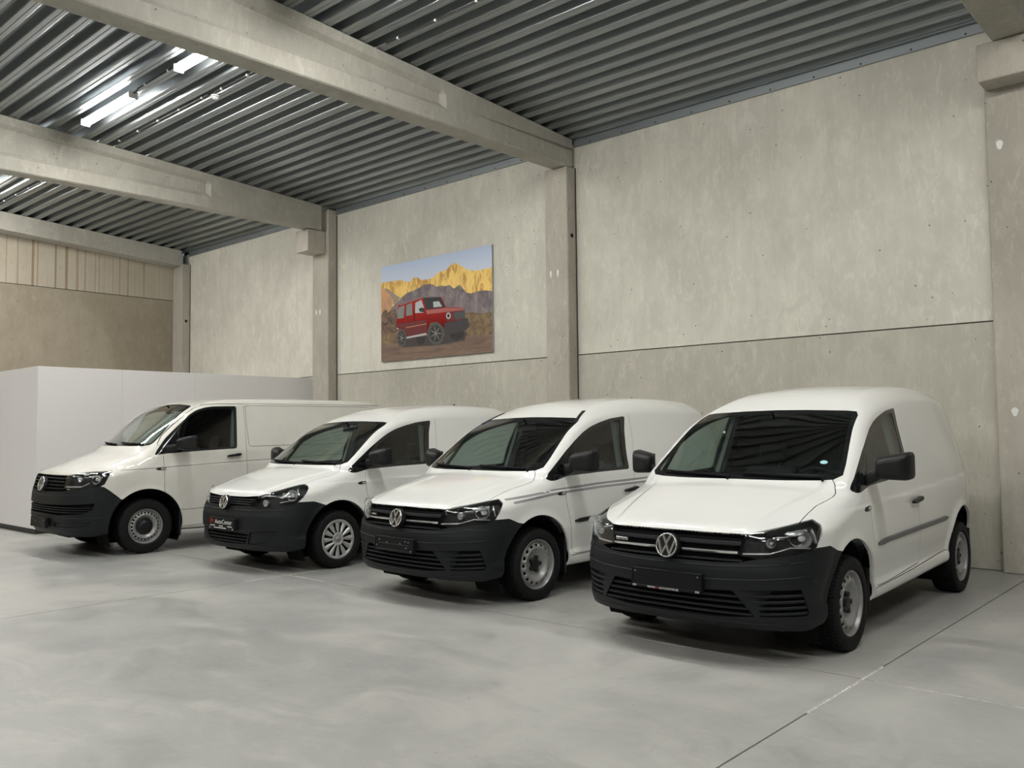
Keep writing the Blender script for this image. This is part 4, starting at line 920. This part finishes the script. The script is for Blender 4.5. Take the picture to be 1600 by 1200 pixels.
        for k, wdt in ((0., .035), (.075, .03)):
            pl.add([(s*(q0[0][0]-.05), p0-.10+k, z1), (s*(q0[0][0]-.05), p0-.10+k+wdt, z1), (s*(q1[0][0]-.05), p0-.02+k*.8, zt), (s*(q1[0][0]-.05), p0-.02+k*.8+wdt, zt), (s*(q0[0][0]-.09), p0-.10+k, z1), (s*(q0[0][0]-.09), p0-.10+k+wdt, z1), (s*(q1[0][0]-.09), p0-.02+k*.8, zt), (s*(q1[0][0]-.09), p0-.02+k*.8+wdt, zt)], [(0, 1, 3, 2), (4, 6, 7, 5), (0, 4, 5, 1), (2, 3, 7, 6), (0, 2, 6, 4), (1, 5, 7, 3)])
        pl.build('pillar_trim', M['pillar'], root)
    # wipers resting at the foot of the windscreen
    wb = spec['ws'][0][1]
    for v0, v1 in ((.66, .08), (-.02, -.62)):
        P = []
        for v in np.linspace(v0, v1, 10):
            w = wb+.010+.022*abs(v-v0)/.6*(1 if v0 > 0 else 1); I_ = np.array([[.35, v, w]]); p = B.cast(I_, np.array([[-1., 0, 0]]), 2.); n = B.grad(p)[0]; p = p[0]+n*.014; P.append((p[1], p[0], p[2]))
        b = MB(); b.tube(P, .009, 6); p = Vector(P[0]); b.tube([p+Vector((0, -.025, -.02)), p, Vector(P[4])], .011, 6); b.build('wiper', M['blackmatt'], root)
    if faceid != 't':
        q, n = sf.top(2.62, 0.); an = MB().lathe([(.022, -.004), (.020, .010), (.010, .022), (0, .024)], 12, X=Matrix.Translation(q[0]) @ Matrix.Rotation(-math.pi/2, 4, 'Y')); an.build('antenna_base', M['black'], root)
    im = MB(); zt = spec['ws'][-1][1]; im.bbox((-.12, .0, -.035), (.12, .02, .035), .012); im.tube([(0, .01, .03), (0, -.03, .085)], .012, 6); im.build('rear_view_mirror', M['blackmatt'], root, (0, (.80 if faceid != 't' else .70), zt-.10))
    return B, sf
RIM16 = steel_rim(16, 'bolts'); RIM24 = steel_rim(24, 'cap'); RIMC = cover_rim()
def place(o, x, y, a, pitch=0.):
    o.location = (x, y, 0); o.rotation_euler = (0, 0, a)
    if pitch:
        o.rotation_mode = 'XYZ'; o.rotation_euler = (pitch, 0, a); o.location = (x-.315*math.sin(pitch)*math.sin(a)*-1*0, y+.315*math.sin(pitch), .315*(1-math.cos(pitch)))
GV = 'white delivery vans parked nose out'
va = empty('van', (0, 0, 0), label='white compact van nearest the corner column with dealer web address plate', category='van', group=GV); va['raked'] = 1
Bc, sfc = build_van(CADDY, FACE15, M['white'], va, RIM16, '15')
vb = copy_tree(va); vb['label'] = 'white compact van with twin grey side stripes and bare plate holder'
for ch in vb.children:
    if ch.name.startswith('wheel') and not ch.name.startswith('wheel_'): ch.location.z = .315
vc = empty('van', (0, 0, 0), label='white compact van with silver spoked wheel covers and red and white dealer plate', category='van', group=GV)
build_van(CADDY, FACE10, M['white'], vc, RIMC, '10')
vt = empty('van', (0, 0, 0), label='large dusty white panel van beside the white partition', category='van', group=GV)
Bt, sft = build_van(TRANS, FACET, M['white_dusty'], vt, RIM24, 't')
place(va, -3.0788, 5.842, .0054, .012); place(vb, -5.8052, 5.8766, -.0366); place(vc, -8.6767, 5.8621, -.0045); place(vt, -11.5718, 5.0876, -.0377)
# own details of the two facelift vans
def kid(o, base): return [c for c in o.children if c.name.split('.')[0] == base]
bpb = kid(vb, 'front_bumper')[0]
for c in list(bpb.children):
    if c.name.startswith('plate_holder'):
        for g in list(c.children): bpb_ = bpy.data.objects.remove(g)
        bpy.data.objects.remove(c)
number_plate(bpb, -.902, .508, 'bare', -.06)
for o, wd_ in ((va, 'BLUEMOTION'), (vb, '4MOTION')):
    g = kid(o, 'grille')[0]; P, Nn = sfc.front(-19.0, .744); p = P[0]; a = math.atan2(Nn[0][0], -Nn[0][1])
    bd = MB().bbox((-.052, -.004, -.010), (.052, .006, .010), .003, seg=1).build('badge', M['chrome'] if o is va else M['black'], g, tuple(p)); bd.rotation_euler = (0, 0, a)
    text(wd_, .017, bd, (0, -.0045, -.006), M['black'] if o is va else M['print_white'], sx=.85)
for s in (1, -1):
    for w0, w1, h0, u0_ in ((.898, .994, .0115, -.36), (.868, .960, .011, -.30)):
        b = MB(); us = np.linspace(u0_, 2.0, 40); ribbon(b, sfc.side(us, np.interp(us, [u0_, .2, .85, 1.55, 2.0], [w0, w0+.048, w0+.078, w1-.003, w1+.004])), h0, -.001, .0012, mirror=s < 0); b.build('side_stripe', M['stripe'], vb)
    Pq = []
    for t in np.linspace(0, 1, 8):
        v = .645+(.555-.645)*t; w = 1.555+(1.672-1.555)*t; Pq.append((v, w))
    I_ = np.array([[1.9, v, w] for v, w in Pq]); p = Bc.cast(I_, np.tile([-1., 0, 0], (8, 1)), 2.); n = Bc.grad(p); b = MB(); ribbon(b, (p[:, [1, 0, 2]], n[:, [1, 0, 2]]), .018, .0, .006, mirror=s < 0); b.build('loose_trim_strip', M['black'], vb)
for o in (va,):
    p = Bc.cast(np.array([[.9, .607, 1.234]]), np.array([[-1., 0, 0]]), 2.); n = Bc.grad(p)[0][[1, 0, 2]]; b = MB().prism([(.026*math.cos(a), .021*math.sin(a)) for a in np.linspace(0, 2*math.pi, 20, endpoint=False)], 0, .001, 2)
    st = b.build('windshield_sticker', M['sticker'], o, tuple(p[0][[1, 0, 2]]+n*.001)); st.rotation_euler = Vector(n).to_track_quat('Z', 'Y').to_euler()
kid(vb, 'side_moulding')[0].data = kid(vb, 'side_moulding')[0].data.copy()
for c in kid(vb, 'side_moulding'): c.data = c.data.copy(); c.data.materials.clear(); c.data.materials.append(M['black'])
pp = MB(); pp.box((-.15, -.1, 0), (.12, .1, .004)); pw = Matrix.Translation((-5.8052, 5.8766, 0)) @ Matrix.Rotation(-.0366, 4, 'Z') @ Vector((-.25, .34, 1.082))
ps = pp.build('paper_sheet', M['paper'], None, tuple(pw), label='white paper lying on the dashboard of the striped van', category='paper'); ps.rotation_euler = (0, 0, -.0366)
# ------------------------------------------------------------------ the picture on the wall
def picture():
    x0, x1, z0, z1 = -11.985, -9.265, 2.72, 4.43; W, H = x1-x0, z1-z0; o = empty('canvas_picture', ((x0+x1)/2, YW-.002, (z0+z1)/2), label='large picture of a red off-road car before golden mountains, on the back wall', category='picture')
    MB().bbox((-W/2, -.035, -H/2), (W/2, 0, H/2), .003, seg=1).build('canvas', mat('canvas_edge', (.35, .36, .38), .7), o)
    def pm(name, a, b, sc=6., st=(1, 1, 1), lo=.4, hi=.65, d=6):
        m = mat(name, a, .6, spec=.05); nt = m.node_tree; n = noise(nt, sc, d, .7, st, dist=.6); nt.links.new(mixc(nt, a, b, rampf(nt, n, lo, hi)), nt.nodes['Principled BSDF'].inputs['Base Color']); return m
    def grad(name, a, b, za, zb, ax=2):
        m = mat(name, a, .6, spec=.05); nt = m.node_tree; tc = nt.nodes.new('ShaderNodeTexCoord'); sp = nt.nodes.new('ShaderNodeSeparateXYZ'); nt.links.new(tc.outputs['Object'], sp.inputs[0]); nt.links.new(mixc(nt, a, b, rampf(nt, sp.outputs[ax], za, zb)), nt.nodes['Principled BSDF'].inputs['Base Color']); return m
    X = lambda a: (a-35)/(1100-35)*W-W/2     # picture drawn on a rectified 0..1 grid
    def P(a, b):  # crop pixel of the photographed print -> print plane
        t = (a-38)/(1102-38); top = 250+(40-250)*t; bot = 1170+(1075-1170)*t; return (-W/2+W*t, H/2-H*(b-top)/(bot-top))
    lay = [0]
    def poly(name, pts, m, raw=False):
        lay[0] += 1; q = [p if raw else P(*p) for p in pts]; q = [(min(max(a, -W/2), W/2), min(max(b, -H/2), H/2)) for a, b in q]; y = -.0352-.00012*lay[0]
        me = MB().prism(q, y, y+.0001, 1); ob = me.build(name, m, o); return ob
    poly('print_sky', [(-W/2, -H/2), (W/2, -H/2), (W/2, H/2), (-W/2, H/2)], grad('print_sky', (.74, .73, .74), (.42, .52, .70), .0, .95), True)
    poly('print_gold_mountains', [(38, 405), (110, 392), (260, 372), (310, 395), (345, 385), (380, 350), (420, 348), (450, 372), (520, 368), (570, 350), (610, 310), (660, 285), (700, 275), (735, 230), (765, 210), (800, 222), (850, 250), (890, 282), (960, 290), (1020, 280), (1102, 262), (1102, 560), (38, 760)], pm('print_gold', (.86, .60, .20), (.50, .28, .09), 5, (1.6, 1, .6), .47, .6))
    poly('print_orange_slope', [(38, 440), (90, 470), (140, 520), (170, 600), (120, 680), (38, 730)], pm('print_orange', (.62, .34, .17), (.42, .26, .17), 5))
    poly('print_grey_slope', [(70, 450), (120, 465), (180, 510), (240, 545), (180, 620), (150, 540)], pm('print_greyslope', (.34, .27, .22), (.24, .20, .19), 6))
    poly('print_dark_mountains', [(150, 640), (200, 600), (250, 545), (310, 500), (400, 465), (440, 445), (475, 420), (530, 413), (575, 418), (600, 440), (650, 430), (690, 435), (725, 422), (765, 460), (820, 425), (850, 465), (880, 500), (920, 510), (970, 490), (1040, 482), (1102, 490), (1102, 760), (38, 800)], pm('print_slate', (.165, .14, .15), (.30, .26, .25), 7, (1, 1, .6)))
    poly('print_scrub', [(38, 900), (200, 850), (850, 700), (920, 690), (1000, 705), (1102, 690), (1102, 930), (38, 1010)], pm('print_scrub', (.26, .185, .11), (.12, .09, .06), 11))
    poly('print_boulders', [(38, 720), (70, 665), (100, 665), (115, 690), (150, 660), (200, 655), (210, 800), (200, 880), (120, 900), (38, 900)], pm('print_rock', (.22, .15, .11), (.07, .05, .04), 9))
    poly('print_road', [(38, 990), (200, 985), (500, 960), (860, 920), (1102, 905), (1102, 1080), (38, 1175)], pm('print_road', (.235, .165, .125), (.145, .105, .085), 4, (.5, 1, 4)))
    dk = mat('print_black', (.012, .012, .014), .5); red = grad('print_red', (.10, .005, .008), (.36, .03, .022), -.45, .02); rd = mat('print_darkred', (.12, .006, .008), .5); gl = mat('print_window', (.17, .19, .18), .4); gw = mat('print_bright_window', (.42, .45, .46), .4); gy = mat('print_grey', (.20, .19, .17), .5); sv = mat('print_silver', (.45, .43, .41), .5); tr = mat('print_tyre', (.075, .07, .062), .6)
    def wheel(cx, cy, rx, ry):
        for k, m in ((1., tr), (.72, dk)): poly('print_wheel', [(cx+rx*k*math.cos(a), cy+ry*k*math.sin(a)) for a in np.linspace(0, 2*math.pi, 28, endpoint=False)], m)
        for a in np.linspace(0, 2*math.pi, 7, endpoint=False):
            d = Vector((math.cos(a)*rx, math.sin(a)*ry)); n = Vector((-math.sin(a)*rx, math.cos(a)*ry))*.05; c = Vector((cx, cy)); poly('print_spoke', [tuple(c+n), tuple(c+d*.62+n*.8), tuple(c+d*.62-n*.8), tuple(c-n)], gy)
    poly('print_car_shadow', [(215, 1010), (300, 935), (880, 880), (860, 960), (620, 1005), (260, 1025)], mat('print_shadow', (.045, .035, .03), .6))
    poly('print_wheel_far', [(400, 930), (495, 920), (480, 985), (440, 1003), (410, 985)], dk); poly('print_wheel_far', [(720, 890), (860, 860), (845, 930), (790, 965), (735, 940)], dk)
    poly('print_car_body', [(200, 830), (205, 740), (215, 640), (228, 608), (470, 530), (640, 535), (660, 560), (690, 640), (830, 645), (855, 665), (865, 750), (880, 840), (690, 900), (650, 840), (600, 780), (540, 790), (515, 900), (300, 930), (270, 850), (225, 845)], red)
    poly('print_car_roof', [(228, 608), (470, 528), (640, 532), (655, 545), (480, 545), (240, 620)], mat('print_roofred', (.20, .14, .14), .5))
    poly('print_windshield', [(470, 545), (640, 540), (686, 640), (500, 662)], dk); poly('print_windshield_reflection', [(570, 585), (625, 580), (655, 632), (572, 640)], gw)
    poly('print_window', [(215, 660), (228, 640), (285, 618), (278, 740), (210, 750)], gl); poly('print_window', [(305, 615), (362, 595), (364, 712), (300, 722)], gl); poly('print_window', [(395, 595), (455, 565), (482, 650), (482, 690), (390, 695)], gw)
    poly('print_door_line', [(296, 625), (300, 624), (308, 925), (303, 925)], rd); poly('print_door_line', [(383, 600), (387, 600), (380, 760), (392, 920), (387, 920)], rd)
    poly('print_lower_door', [(205, 800), (505, 760), (512, 880), (300, 920), (270, 845), (210, 825)], rd); poly('print_trim_line', [(300, 832), (505, 795), (505, 801), (300, 839)], mat('print_goldline', (.55, .25, .12), .5))
    poly('print_mirror', [(428, 655), (460, 640), (485, 650), (485, 690), (440, 680)], dk)
    poly('print_hood', [(500, 668), (690, 645), (850, 650), (855, 668), (700, 685), (510, 705)], mat('print_hoodred', (.36, .10, .09), .5))
    poly('print_front', [(690, 690), (860, 670), (868, 755), (690, 775)], rd); poly('print_grille', [(765, 690), (860, 675), (866, 745), (775, 758)], mat('print_grille', (.05, .06, .055), .5))
    poly('print_headlight', [(714+22*math.cos(a), 722+32*math.sin(a)) for a in np.linspace(0, 2*math.pi, 20, endpoint=False)], sv); poly('print_headlight_core', [(714+12*math.cos(a), 722+18*math.sin(a)) for a in np.linspace(0, 2*math.pi, 16, endpoint=False)], dk)
    poly('print_bumper', [(680, 790), (890, 745), (903, 830), (860, 875), (690, 905), (665, 880)], mat('print_bumper', (.035, .028, .03), .5))
    poly('print_side_step', [(300, 925), (505, 885), (505, 905), (310, 942)], sv)
    wheel(255, 935, 48, 88); wheel(595, 893, 80, 110)
    return o
picture()
